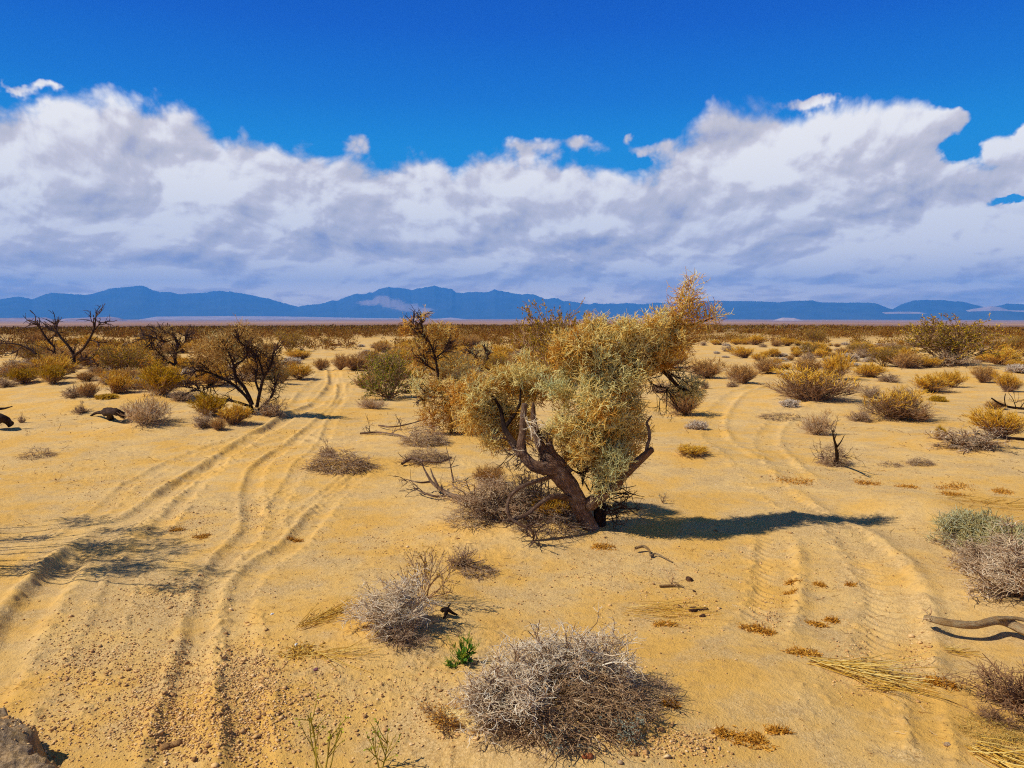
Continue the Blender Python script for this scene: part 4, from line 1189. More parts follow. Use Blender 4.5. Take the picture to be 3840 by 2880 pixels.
SH = [  # name, kind, foot x, foot y, width, height, label, category
    ('creosote_bush', 'creosote', 263, 814, 88, 66, 'tall thin olive creosote bush right of the bare dead trees', 'bush'),
    ('shrub', 'gold', 247, 852, 62, 46, 'round golden bush in front of the olive creosote bush', 'bush'),
    ('shrub', 'olive', 347, 866, 88, 66, 'largest bright golden-green bush, in front of the gnarled half-dead tree', 'bush'),
    ('shrub', 'olive', 53, 830, 68, 34, 'wide yellow-green bush near the left edge below the sprawling dead tree', 'bush'),
    ('shrub', 'olive', 117, 831, 50, 42, 'olive tuft with a dark twiggy foot below the bare dead trees', 'bush'),
    ('shrub', 'grey', 15, 837, 42, 25, 'grey dome at the left edge beside the yellow-green bush', 'bush'),
    ('shrub', 'rust', 190, 823, 40, 22, 'small rusty tuft left of the round golden bush', 'bush'),
    ('shrub', 'grey', 160, 860, 52, 30, 'grey twiggy bush left of the low green-yellow mound', 'bush'),
    ('shrub', 'rust', 196, 860, 46, 38, 'brown-grey bush right against the grey twiggy one, behind the green-yellow mound', 'bush'),
    ('shrub', 'olivelow', 232, 873, 66, 26, 'low green-yellow mound left of the orange-topped bush', 'bush'),
    ('shrub', 'grey', 293, 842, 60, 36, 'grey bush between the two golden bushes', 'bush'),
    ('shrub', 'twiggy', 177, 897, 58, 24, 'small dark twiggy bush on the open sand left of the dead stump', 'bush'),
    ('shrub', 'spread', 310, 930, 92, 74, 'orange-topped bush with pale bare foot leaning right, left of the wheel tracks', 'bush'),
    ('shrub', 'grey', 437, 927, 56, 36, 'rounded grey bush left of the bright yellow tuft', 'bush'),
    ('shrub', 'rust', 470, 930, 34, 28, 'small pale tan bush between the rounded grey bush and bright yellow tuft', 'bush'),
    ('shrub', 'gold', 507, 921, 58, 48, 'bright yellow tuft at the foot of the large many-stemmed smoke tree', 'bush'),
    ('shrub', 'grey', 588, 902, 60, 46, 'dark twiggy skirt at the right foot of the many-stemmed smoke tree', 'bush'),
    ('shrub', 'olive', 452, 906, 60, 50, 'dull yellow bush under the left limbs of the many-stemmed smoke tree', 'bush'),
    ('shrub', 'grey', 398, 868, 70, 30, 'grey brushwood behind the left limbs of the many-stemmed smoke tree', 'bush'),
    ('shrub', 'twiggy', 46, 914, 18, 24, 'tiny upright purple-brown shrub near the left edge', 'bush'),
    ('shrub', 'gold', 647, 820, 48, 34, 'yellow bush right of the many-stemmed smoke tree, beside the wheel tracks', 'bush'),
    ('shrub', 'rust', 692, 800, 32, 26, 'rusty bush left of the paired orange bushes by the track', 'bush'),
    ('shrub', 'gold', 653, 778, 46, 24, 'orange-gold bush behind the yellow one beside the track', 'bush'),
    ('shrub', 'rust', 735, 800, 34, 38, 'left one of the paired orange bushes by the track', 'bush'),
    ('shrub', 'rust', 762, 801, 46, 38, 'right one of the paired orange bushes by the track', 'bush'),
    ('creosote_bush', 'creodk', 842, 864, 100, 92, 'bright green creosote bush with golden top, left of the middle smoke tree', 'bush'),
    ('shrub', 'spread', 806, 884, 56, 30, 'low orange-brown bush in front of the bright green creosote bush', 'bush'),
    ('shrub', 'rust', 786, 838, 34, 24, 'pale brown bush peeping out left of the bright green creosote bush', 'bush'),
    ('shrub', 'heap', 918, 963, 100, 50, 'grey-brown brush heap at the foot of the middle smoke tree', 'brush'),
    ('creosote_bush', 'creosote', 1205, 838, 130, 165, 'tall olive creosote bush showing behind the big tree left of its crown', 'bush'),
    ('shrub', 'gold', 1165, 815, 60, 40, 'golden bush beneath the creosote bush behind the big tree', 'bush'),
    ('shrub', 'gold', 1080, 788, 60, 30, 'orange bush behind the big tree left clump', 'bush'),
    ('shrub', 'rust', 1532, 818, 64, 46, 'dark fan-shaped shrub right of the big tree plume', 'bush'),
    ('shrub', 'twiggy', 1523, 840, 24, 26, 'little dark shrub in front of the fan-shaped one', 'bush'),
    ('shrub', 'rust', 1606, 830, 60, 44, 'tan-topped bush with grey foot on the open flat right of the track', 'bush'),
    ('shrub', 'grey', 1579, 837, 30, 18, 'small grey bush touching the left side of the tan-topped bush', 'bush'),
    ('shrub', 'rust', 1484, 898, 66, 74, 'dark orange bush just right of the big tree crown', 'bush'),
    ('shrub', 'pale', 1506, 929, 62, 44, 'pale straw bush in front of the dark orange bush', 'bush'),
    ('shrub', 'goldgrey', 1756, 873, 122, 70, 'widest golden-topped bush with dark twiggy base in the right half', 'bush'),
    ('shrub', 'pale', 1704, 886, 50, 36, 'pale bush at the left foot of the widest golden-topped bush', 'bush'),
    ('shrub', 'spread', 1764, 940, 62, 62, 'sparse pinkish twig bush behind the cone-shaped stump', 'bush'),
    ('shrub', 'grey', 1858, 913, 66, 32, 'low grey-brown dome left of the forked yellow bush', 'bush'),
    ('shrub', 'goldgrey', 1932, 908, 112, 62, 'broad yellow bush with pale forked foot in the right middle', 'bush'),
    ('shrub', 'rust', 1990, 912, 44, 26, 'small tan bush at the right foot of the broad yellow bush', 'bush'),
    ('shrub', 'grey', 1880, 860, 60, 32, 'grey-mauve dome right of the widest golden-topped bush', 'bush'),
    ('shrub', 'grey', 1950, 862, 50, 30, 'grey bush behind the broad yellow bush', 'bush'),
    ('shrub', 'olivelow', 2026, 868, 56, 30, 'yellow-capped low dome with its shadow to the right', 'bush'),
    ('shrub', 'gold', 2006, 848, 60, 40, 'gold bush, left of a touching pair near the tall creosote', 'bush'),
    ('shrub', 'gold', 2060, 838, 50, 36, 'gold bush, right of a touching pair near the tall creosote', 'bush'),
    ('shrub', 'gold', 2174, 848, 52, 44, 'golden bush with white-tipped top near the right edge', 'bush'),
    ('shrub', 'rust', 2122, 828, 48, 40, 'tan flame-shaped bush between tall creosote and right edge', 'bush'),
    ('shrub', 'pale', 2194, 808, 58, 42, 'silvery bush at the right edge behind the white-tipped golden bush', 'bush'),
    ('shrub', 'gold', 1886, 816, 62, 30, 'pale yellow bush on the sand left of the tall creosote', 'bush'),
    ('shrub', 'grey', 1922, 826, 48, 22, 'grey bush touching the pale yellow bush on its right', 'bush'),
    ('shrub', 'gold', 1796, 821, 56, 60, 'tall yellow bush above the widest golden-topped bush', 'bush'),
    ('shrub', 'rust', 1742, 810, 56, 36, 'orange-tan bush left of the tall yellow bush', 'bush'),
    ('shrub', 'rust', 1664, 808, 54, 38, 'brown-topped bush behind the tan-topped bush', 'bush'),
    ('shrub', 'pale', 1698, 813, 30, 14, 'little white-grey cushion between brown-topped and orange-tan bushes', 'bush'),
    ('shrub', 'gold', 1612, 774, 44, 26, 'rounded yellow bush with nothing in front but sand, right of the plume', 'bush'),
    ('shrub', 'pale', 1878, 783, 44, 24, 'white-grey dome left of the orange bush by the tall creosote', 'bush'),
    ('shrub', 'pale', 1846, 793, 48, 20, 'white-grey flat cushion in front of the white-grey dome', 'bush'),
    ('shrub', 'rust', 1954, 798, 62, 36, 'orange bush with grey foot touching the tall creosote on its left', 'bush'),
    ('creosote_bush', 'creosote', 2052, 804, 118, 98, 'tallest creosote bush with bare pale stems rising above the horizon at right', 'bush'),
    ('shrub', 'grey', 2045, 806, 120, 40, 'grey-blue twiggy base inside the tallest creosote', 'bush'),
    ('shrub', 'grey', 2086, 974, 150, 50, 'wide grey brush mound on a sandy hummock at right', 'bush'),
    ('shrub', 'olive', 2030, 951, 22, 32, 'small upright yellow-green plant at the left end of the grey brush mound', 'plant'),
    ('shrub', 'gold', 2165, 948, 110, 62, 'loose yellow bush behind dead branches at the right edge', 'bush'),
    ('shrub', 'rust', 2147, 884, 36, 20, 'small brown bush above the loose yellow bush', 'bush'),
    ('shrub', 'gold', 1498, 985, 66, 22, 'low tan grass tuft on a shadowed hummock right of the big tree', 'bush'),
    ('shrub', 'grey', 1430, 850, 50, 30, 'grey brush behind the big tree right limbs', 'bush'),
    ('brush_heap', 'heaplow', 83, 990, 72, 30, 'flat tuft of dark sticks alone on the sand at left', 'brush'),
    ('brush_heap', 'heap', 735, 1020, 130, 48, 'long heap of dark dead sticks with a bleached stick across, right of the tracks', 'brush'),
    ('shrub', 'twiggy', 710, 988, 50, 36, 'thin brown twigs standing at the back of the long stick heap', 'brush'),
    ('brush_heap', 'heaplow', 1922, 1008, 52, 14, 'small flat brown stick heap left of the hooked twig heap', 'brush'),
    ('brush_heap', 'heap', 1988, 1006, 54, 20, 'small dark twig heap with a hooked stick', 'brush'),
    ('shrub', 'heap', 1800, 1008, 70, 60, 'cone-shaped heap of dead twigs round a black snag', 'brush'),
    ('brush_heap', 'heaplow', 1690, 905, 90, 14, 'grey flattened sticks at the left foot of the pale bush', 'brush'),
    ('brush_heap', 'heap', 920, 1000, 90, 34, 'grey twigs behind the forked dead branch', 'brush'),
    ('shrub', 'gold', 1215, 1132, 100, 56, 'yellow grassy growth against the foot of the big trunk', 'plant'),
    ('shrub', 'rust', 1060, 1050, 66, 46, 'tan tuft rising at the back of the brush pile beside the big trunk', 'bush'),
]
for i, (nm, kd, x, y, w, h, lb, ct) in enumerate(SH):
    key = kd if kd in PROTO else kd + 'abcd'[i % 4]
    shrub(nm, key, x, y, w, h, lb, ct, 'desert shrubs')

# ------------------------------------------------------------------ near bushes, built one by one
def xf(parts, sc, off):
    out = []
    for nm, b, m in parts:
        b.v = [v * np.array(sc) + np.array(off) for v in b.v]
        out.append((nm, b, m))
    return out


def merge(*bs):
    r = Brush()
    for b in bs:
        for v, f, t in zip(b.v, b.f, b.t): pass
        off = r.n
        r.v += b.v; r.t += b.t; r.f += [f + off for f in b.f]; r.n += b.n
    return r


def rel(px, py, o, dz=0.0):
    p = hit(px, py); return np.array([p[0] - o[0], p[1] - o[1], p[2] - o[2] + dz])


def pxs(px, py): return depth_of(hit(px, py)) / FPX


def arrange(root, lst):
    """lst: (part name, material, [brush...])"""
    for nm, m, bs in lst: merge(*bs).build(nm, m, root)


def fore_bush():
    o = hit(1195, 1530)
    root = thing("dead_bush", o, "largest foreground tangle of dry grey twigs at bottom centre", "bush", "dry twig bushes")
    tw, br, st = [], [], []
    for x, y, w, h, n3, ti in [(1110, 1535, .74, .42, 2600, .72), (1205, 1470, .72, .46, 2600, .78), (1300, 1475, .60, .38, 1900, .8), (1050, 1545, .42, .26, 1100, .55)]:
        p = xf(dry_dome(60, 420, n3, 1.0, 0.0036, tl=0.13, tint=(ti, .2)), (w, w, h), rel(x, y, o)); br.append(p[0][1]); tw.append(p[1][1])
    for x, y, w, h, n in [(1215, 1555, .64, .2, 520), (1320, 1535, .56, .2, 420), (1390, 1500, .42, .12, 260), (1130, 1568, .46, .14, 300), (1275, 1520, .46, .28, 340)]:
        p = xf(brush_heap(n, 1.0, 0.0052, tint=.45), (w, w, h), rel(x, y, o)); st.append(p[0][1]); st.append(p[1][1])
    arrange(root, [('branches', M_STEM, br), ('twigs', M_LILAC, tw), ('dead_sticks', M_STICK, st)])
    lw = Brush()
    dead_twigs(lw, [rel(1330, 1505, o, .22), rel(1300, 1520, o, .25), rel(1150, 1590, o, .12), rel(1260, 1500, o, .3)], [(1, -.2, -.05), (.9, -.4, .0), (1, .1, .0), (.8, -.6, -.1)], 2, .26, .006, .2, .6, 1)
    lw.build("pale_sticks", M_LILAC, root)


M_STICK = twig_mat("dead_tan_sticks", [(0, lin(104, 74, 48)), (0.4, lin(168, 130, 90)), (0.75, lin(212, 174, 126)), (1, lin(240, 216, 176))])
fore_bush()


def near(px, py, label, cat, lst, name, group=None):
    """lst: (maker, x, y, width px, height m ratio, part suffix) merged by part name"""
    o = hit(px, py); root = thing(name, o, label, cat, group)
    acc = {}
    for maker, x, y, w, hr in lst:
        k = pxs(x, y) * w
        for nm, b, m in xf(maker(), (k, k, k * hr), rel(x, y, o)):
            acc.setdefault((nm, m.name), []).append(b)
    used = set()
    for (nm, mn), bs in acc.items():
        merge(*bs).build(nm, bpy.data.materials[mn], root)
    return root, o


near(845, 1375, "pale whitish dry bush beside the thin olive shrub, left of bottom centre", "bush",
     [(lambda: dry_dome(60, 420, 3200, 1.0, .0042, tl=.14, tint=(.8, .2), mat=M_LILAC), 838, 1345, 185, .58),
      (lambda: dry_dome(40, 260, 1100, 1.0, .0042, tl=.13, tint=(.35, .2)), 865, 1385, 120, .35)], "dead_bush", 'dry twig bushes')[0]
near(914, 1296, "thin olive shrub with sparse upright stems behind the pale whitish bush", "shrub",
     [(lambda: creosote(15, 110, 200, 700, M_OLIVE, .006, .3, .03), 914, 1296, 108, 1.15)], "thin_shrub")
near(1110, 1118, "grey brush pile lying against the left side of the big trunk", "brush",
     [(lambda: dry_dome(60, 460, 3200, 1.0, .0034, tl=.12, tint=(.4, .22)), 1060, 1112, 190, .48), (lambda: dry_dome(60, 460, 2800, 1.0, .0034, tl=.12, tint=(.42, .22)), 1150, 1110, 190, .46),
      (lambda: brush_heap(380, 1.0, .0045, tint=.5), 1180, 1135, 150, .25), (lambda: brush_heap(260, 1.0, .0045, tint=.6), 1020, 1125, 120, .2)], "brush_pile", 'dry twig bushes')
M_SAGEGOLD = twig_mat("sage_and_gold_sprays", [(0, lin(150, 122, 60)), (0.4, lin(188, 168, 104)), (0.7, lin(190, 186, 138)), (1, lin(206, 206, 176))])
near(2120, 1210, "feathery grey-green bush at the right edge above the bleached log", "bush",
     [(lambda: cushion(4200, M_SAGEGOLD, .0035, 1.0), 2105, 1175, 210, .72), (lambda: cushion(3200, M_SAGEGOLD, .0035, 1.0), 2185, 1210, 220, .8),
      (lambda: dry_dome(60, 460, 2800, 1.0, .0036, tl=.14, tint=(.7, .2)), 2200, 1285, 270, .6), (lambda: dry_dome(50, 300, 1300, 1.0, .0036, tl=.14, tint=(.8, .2)), 2065, 1180, 105, .28),
      (lambda: dry_dome(60, 460, 2200, 1.0, .0036, tl=.14, tint=(.6, .2)), 2150, 1235, 170, .5)], "sage_bush")
M_BROWNTW = twig_mat("dark_brown_twigs", [(0, lin(112, 78, 52)), (0.5, lin(166, 124, 84)), (1, lin(214, 176, 126))])
near(2190, 1570, "dark brown twig bush with yellow straw at its foot, bottom right corner", "bush",
     [(lambda: dry_dome(34, 200, 900, 1.0, .0048, tl=.16, tint=(.2, .2), mat=M_BROWNTW), 2205, 1530, 220, .5), (lambda: dry_dome(26, 120, 420, 1.0, .0048, tl=.16, tint=(.3, .2), mat=M_BROWNTW), 2160, 1565, 120, .3),
      (lambda: brush_heap(260, 1.0, .0038, M_STRAW, .5), 2135, 1580, 120, .12), (lambda: brush_heap(260, 1.0, .0038, M_STRAW, .5), 2185, 1625, 150, .10)], "dead_bush", 'dry twig bushes')
near(1000, 1222, "small knot of dark twigs right of the thin olive shrub", "brush", [(lambda: dry_dome(40, 200, 500, 1.0, .0065, tl=.15, tint=(.3, .2)), 1000, 1220, 82, .5)], "twig_knot", 'small twig heaps')
near(1033, 1238, "flat mat of dead twigs just below the small knot of dark twigs", "brush", [(lambda: brush_heap(260, .8, .008, tint=.5), 1033, 1238, 80, .2)], "twig_mat", 'small twig heaps')
near(1360, 1598, "small grey-green sage plant right of the big foreground tangle", "plant", [(lambda: creosote(26, 120, 200, 1400, M_SAGE, .006, .1, .045), 1360, 1595, 78, .5)], "sage_plant", 'small sage plants')
near(1196, 1612, "grey-green sage plant at the front foot of the big foreground tangle", "plant", [(lambda: creosote(26, 120, 200, 1400, M_SAGE, .006, .1, .045), 1200, 1608, 90, .4)], "sage_plant", 'small sage plants')
near(1305, 1580, "slim sage plant in the shaded right front of the big foreground tangle", "plant", [(lambda: creosote(16, 80, 120, 700, M_SAGE, .006, .1, .05), 1305, 1580, 50, .9)], "sage_plant", 'small sage plants')
near(966, 1562, "rust-brown low plant at the lower left of the big foreground tangle", "plant",
     [(lambda: creosote(30, 200, 400, 1800, M_RUST, .006, .1, .05), 968, 1560, 88, .45), (lambda: creosote(6, 20, 30, 160, M_HERB, .006, .1, .09), 965, 1568, 40, .5)], "rusty_plant")


def herb():
    b, t = Brush(), Brush()
    d0 = dome_dirs(22, .35, 1); p0 = grow(disc(22, .1), d0, .6 + .5 * rng.random(22), 6, .12, .1); b.add(p0, .012, .006, .45 + .2 * rng.random(22))
    s, d, _ = spawn(p0, 110, .55, 1, .5, .3); p1 = grow(s, d, .14, 3, .2, .1); b.add(p1, .006, .004, .6 + .2 * rng.random(110))
    s, d, _ = spawn(p1, 500, .4, 1, .8, .2); t.leaves(s, d, .035, .014, .85 + .12 * rng.standard_normal(500))
    s, d, _ = spawn(p0, 90, .05, .6, .9, .1); t.leaves(s, d, .20 + .14 * rng.random(90), .05, .2 + .2 * rng.random(90))
    return [('stems', b, M_HERB), ('leaves', t, M_HERB)]


near(1000, 1428, "fresh green leafy plant with yellow tops at the left of the foreground tangle", "plant", [(herb, 1000, 1432, 62, 1.15), (herb, 975, 1440, 34, .6)], "flowering_herb")
near(1432, 1087, "tiny green sprout on bare sand right of the big trunk", "plant", [(lambda: creosote(8, 20, 20, 90, M_SAGE, .02, .1, .1), 1432, 1087, 16, 1.3)], "sprout")


def strands(name, x0, y0, x1, y1, n, spread, mat, label, cat, ln=.35, rad=.003, extra=0, group=None):
    """loose straws lying along a line"""
    a, c = hit(x0, y0), hit(x1, y1); o = (a + c) / 2; o[2] = ground_z(o[0], o[1])
    b = Brush(); ax = (c - a); L = np.linalg.norm(ax[:2]); ax = ax / max(L, 1e-6); sd = np.array([-ax[1], ax[0], 0])
    u = rng.random(n); s = a + (c - a) * u[:, None] * .8 + sd * (spread * rng.standard_normal(n))[:, None] - o
    s[:, 2] = height(s[:, 0] + o[0], s[:, 1] + o[1]) - o[2] + .006 + .03 * rng.random(n)
    d = ax + sd * (.35 * rng.standard_normal(n))[:, None] + np.array([0, 0, 1]) * (.08 * rng.standard_normal(n))[:, None]
    p = grow(s, d, ln * (.5 + rng.random(n)), 6, .09, -.01)
    p[..., 2] = np.maximum(p[..., 2], (height(p[..., 0].ravel() + o[0], p[..., 1].ravel() + o[1]) - o[2]).reshape(p.shape[:2]) + .004)
    b.add(p, rad, rad * .6, .5 + .3 * rng.standard_normal(n))
    ob = b.build(name, mat); ob.location = o
    tag(ob, label, cat, group)


strands("straw_bundle", 1738, 1428, 1905, 1462, 130, .035, M_STRAW, "long bundle of yellow straw lying across the right-hand tyre track", "straw", .45, .0035)
strands("straw_strands", 1840, 1485, 1930, 1492, 14, .03, M_STRAW, "few loose yellow stalks just below the long straw bundle", "straw", .25)
strands("straw_strands", 640, 1362, 745, 1318, 70, .03, M_STRAW, "line of yellow straw left of the pale whitish bush", "straw", .25)
strands("straw_tangle", 1340, 1318, 1478, 1325, 40, .12, M_STRAW, "faint tangle of yellow stems above the big foreground tangle", "straw", .4, .0026)
strands("straw_tangle", 2035, 1078, 2200, 1085, 26, .16, M_STRAW, "long thin yellow stems above the feathery grey-green bush", "straw", .6, .0035)
strands("straw_strands", 2085, 1612, 2190, 1650, 46, .05, M_STRAW, "bundle of yellow stalks pointing at the bottom right corner", "straw", .4, .0035)
strands("straw_strands", 2035, 1405, 2080, 1412, 20, .02, M_STRAW, "pinch of yellow straw just below the bleached log", "straw", .14)
strands("straw_strands", 660, 1415, 735, 1425, 26, .06, M_STRAW, "stray straws right of the litter clump with white scraps", "straw", .3)


def litter(x, y, w, label, mat=None, n=None, hgt=.12):
    o = hit(x, y); k = pxs(x, y) * w; n = n or int(60 + w * 2.4); k *= 1.15; b = Brush()
    m = max(5, n // 14); c = disc(m, .42) * np.array([1, .75, 1])
    i = rng.integers(0, m, n); s = (c[i] + .13 * rng.standard_normal((n, 3)) * np.array([1, 1, 0])) * k
    s[:, 2] = height(s[:, 0] + o[0], s[:, 1] + o[1]) - o[2] + .003 + k * .05 * rng.random(n) ** 2
    d = dome_dirs(n, -.05, hgt)
    p = grow(s, d, .03 + .03 * rng.random(n), 4, .5, 0); b.add(p, .0028, .0016, .45 + .3 * rng.standard_normal(n))
    b.leaves(s, d, .018 + .014 * rng.random(n), .006, .5 + .3 * rng.standard_normal(n))
    ob = b.build("dry_litter", mat or M_RUST); ob.location = o
    tag(ob, label, "litter", "patches of dry litter")


for a in [(1628, 1360, 44, "rusty litter patch right of the two dark dung lumps"), (1660, 1366, 22, "small rusty litter tail beside the patch near the dung lumps"),
          (1762, 1350, 34, "rusty litter patch on the left shoulder of the right tyre track"), (1800, 1342, 28, "thinner rusty litter patch touching the left shoulder of the right tyre track"),
          (2034, 1474, 52, "oval rusty litter ring between the log and the brown twig bush"), (1615, 1604, 70, "largest ring of rusty litter at the bottom right of centre"),
          (1566, 1588, 36, "rusty litter streak left of the largest litter ring"), (1680, 1580, 34, "faint rusty arc right of the largest litter ring"),
          (1738, 1414, 56, "rusty litter just above the left end of the long straw bundle"), (1776, 1264, 26, "tiny rusty tuft of litter in the middle of the right tyre track"),
          (1836, 1264, 20, "tiny rusty tuft right of the one in the middle of the track"), (1708, 1282, 18, "rusty speck left of the tiny tufts on the right tyre track"), (1712, 1258, 22, "yellowish litter speck above the rusty speck on the right track"),
          (1716, 1040, 70, "wide orange litter mat on the flat below the dead cone heap"), (1868, 1044, 54, "thin orange litter streak right of the wide orange mat"), (1962, 1052, 44, "orange litter streak below the hooked twig heap"),
          (2060, 1054, 66, "orange-green litter streak above the feathery grey-green bush"), (2058, 1070, 50, "second orange streak right under the orange-green one"), (2160, 1062, 40, "orange litter by the right edge above the feathery bush"),
          (1434, 1350, 34, "yellow-brown litter tuft right above the big foreground tangle"), (1305, 1182, 44, "brown litter below the big tree trunk"), (638, 1168, 26, "dark brown scrap patch between the forked ruts"),
          (440, 1160, 34, "brown litter patch near the end of the streaked shadows"), (385, 1145, 30, "brown litter clod above the streaked shadows"), (1450, 1520, 30, "orange-brown litter at the right tip of the big foreground tangle"),
          (648, 1408, 72, "yellow litter clump with white scraps, left of the bushes")]:
    litter(*a, mat=M_STRAW if 'yellow' in a[3] and 'clump' in a[3] else None)


# ------------------------------------------------------------------ dead wood
def dead_wood(name, origin, paths, label, cat="dead branch", mat=None, twigs=None, lift=0.0, group='dead branches'):
    """paths: [(x, y, metres above the ground)...] read off the photo, with end radii in metres"""
    o = hit(*origin); root = thing(name, o, label, cat, group); w = Wood()

    def q(x, y, z):
        # a point z metres above the ground seen at (x, y)
        d = view_dir(x, y); t = -CAM_H / d[2]
        for _ in range(8): t = (ground_z(d[0] * t, d[1] * t) + z - CAM_H) / d[2]
        return np.array([d[0] * t, d[1] * t, CAM_H + d[2] * t]) - o
    for i, (pts, r0, r1) in enumerate(paths):
        P3 = [q(*p) for p in pts]; w.limb(P3, [r0, (r0 + r1) / 2, r1], 12, .26, i + 3, 9)
    limb = w.build("limb", mat or M_BARK, root)
    if twigs:
        b = Brush()
        for (x, y, z), d, n, ln, rd in twigs: dead_twigs(b, [q(x, y, z)], [d], n, ln, rd, .25, .55, 1)
        b.build("twigs", M_DEAD if mat is not M_LOG else M_STICK, limb)
    return root


dead_wood("bleached_log", (2110, 1362), [([(2000, 1334, .10), (2012, 1338, .12), (2060, 1347, .13), (2110, 1350, .13), (2160, 1342, .12), (2215, 1362, .09), (2300, 1392, .03)], .024, .042), ([(2185, 1352, .11), (2170, 1338, .15), (2160, 1336, .17), (2195, 1336, .17), (2240, 1346, .15)], .014, .014)],
          "bleached log with a broken splintered end, propped just above the sand at the right edge", "log", M_LOG, [((2010, 1338, .12), (-1, .05, .1), 4, .10, .005)])
dead_wood("stick", (1415, 1200), [([(1372, 1184, .05), (1390, 1180, .06), (1402, 1188, .05), (1405, 1200, .03), (1418, 1196, .03), (1452, 1214, .01)], .016, .006)], "crooked grey stick lying in front of the big tree shadow", "stick", M_LOG)
dead_wood("stick", (1455, 1268), [([(1425, 1266, .015), (1462, 1264, .02), (1478, 1268, .015)], .012, .006)], "short grey twig left of the upper dung lump", "stick", M_LOG, [((1450, 1262, .02), (.3, -.2, .4), 6, .12, .004)])
dead_wood("dead_branch", (960, 1072), [([(996, 1076, .02), (972, 1068, .05), (948, 1054, .10), (932, 1040, .16), (921, 1022, .25), (912, 1004, .32)], .035, .008), ([(948, 1054, .10), (936, 1030, .22), (930, 1012, .3)], .018, .006), ([(972, 1068, .05), (940, 1072, .05), (905, 1060, .08), (892, 1050, .1)], .02, .006), ([(930, 1040, .14), (905, 1042, .16), (872, 1034, .16)], .016, .005)],
          "forked dead branch lying left of the brush pile", "dead branch", None, [((905, 1055, .1), (-1, .3, .1), 5, .3, .007), ((880, 1040, .14), (-1, .2, .2), 4, .22, .006), ((960, 1070, .06), (-.5, -.6, .0), 5, .3, .006), ((915, 1010, .3), (-.2, .1, 1), 3, .18, .005)])
dead_wood("dead_branch", (975, 1040), [([(980, 1042, .0), (976, 1022, .12), (973, 1005, .25), (969, 985, .36), (964, 966, .48)], .014, .004), ([(973, 1008, .23), (980, 996, .3), (984, 985, .36)], .007, .003)], "thin upright dead branch standing behind the forked one", "dead branch", None, [((970, 990, .33), (-.3, 0, 1), 3, .14, .004)])
dead_wood("dead_branch", (900, 998), [([(868, 1002, .04), (890, 990, .10), (915, 996, .10), (950, 998, .10), (975, 988, .14)], .022, .012)], "bent grey dead branch lying behind the forked one", "dead branch", None, [((880, 995, .08), (-.6, 0, .4), 4, .2, .006)])
dead_wood("dead_branch", (830, 936), [([(778, 936, .04), (815, 934, .05), (850, 938, .05), (880, 945, .05)], .02, .014)], "long low dead stick left of the heap under the middle smoke tree", "dead branch", None, [((800, 934, .05), (-.8, .2, .3), 4, .35, .008), ((845, 937, .05), (.6, .3, .4), 4, .35, .008)])
dead_wood("dead_branch", (855, 922), [([(818, 919, .05), (850, 922, .08), (890, 914, .10), (920, 905, .12)], .018, .01)], "upper thin dead stick left of the middle smoke tree", "dead branch", None, [((865, 920, .1), (.1, 0, 1), 5, .3, .008)])
dead_wood("dead_stump", (238, 900), [([(225, 890, .2), (240, 888, .28), (258, 892, .25), (268, 900, .05)], .09, .06), ([(238, 904, 0), (237, 890, .25)], .08, .06), ([(225, 890, .2), (208, 892, .1), (196, 898, .02)], .05, .02)], "knotted dead stump arching out of the sand left of the orange-topped bush", "stump", M_BARKDK, [((262, 895, .2), (1, 0, .2), 4, .4, .012)])
dead_wood("dead_stump", (10, 915), [([(-20, 905, .25), (5, 905, .28), (22, 915, .1)], .12, .07), ([(-10, 884, .5), (10, 882, .5), (26, 878, .55)], .03, .012)], "black fallen stump cut by the left edge", "stump", M_BARKDK)
dead_wood("dead_branch", (2180, 882), [([(2142, 860, .45), (2160, 872, .3), (2185, 880, .15), (2230, 884, .1)], .018, .035), ([(2172, 877, .2), (2170, 862, .45), (2172, 850, .6)], .018, .008), ([(2195, 880, .15), (2188, 862, .4), (2178, 848, .6)], .014, .005), ([(2205, 880, .15), (2215, 865, .4)], .014, .005)], "forked grey dead branch at the right edge above the loose yellow bush", "dead branch", M_BARKDK, [((2195, 870, .3), (.3, 0, 1), 6, .35, .007)])
dead_wood("dead_branch", (2160, 950), [([(2112, 936, .25), (2135, 945, .18), (2165, 946, .2), (2225, 950, .18)], .012, .03), ([(2150, 946, .2), (2130, 950, .12), (2115, 952, .1)], .012, .006)], "dark curved dead branch lying in front of the loose yellow bush", "dead branch", M_BARKDK, [((2140, 945, .2), (-.8, -.2, .2), 4, .3, .007)])
dead_wood("dead_snag", (1805, 1004), [([(1804, 1006, 0), (1808, 985, .2), (1806, 965, .4), (1802, 950, .55), (1798, 930, .75)], .035, .008), ([(1806, 968, .38), (1816, 955, .5), (1824, 940, .66)], .014, .005), ([(1802, 952, .52), (1808, 935, .7)], .012, .004)], "black forked snag standing in the cone-shaped twig heap", "snag", M_BARKDK, [((1800, 935, .7), (-.2, 0, 1), 5, .22, .006), ((1780, 990, .2), (-1, -.1, .4), 4, .3, .006), ((1820, 985, .2), (1, 0, .4), 4, .3, .006)])
dead_wood("dead_root", (967, 1324), [([(955, 1318, .03), (966, 1316, .07), (978, 1324, .03), (988, 1328, .01)], .02, .006), ([(966, 1316, .07), (962, 1328, .02), (958, 1336, .005)], .018, .006), ([(966, 1316, .07), (972, 1306, .10)], .012, .005)], "little splayed dead root right of the pale whitish bush", "root", M_BARKDK)
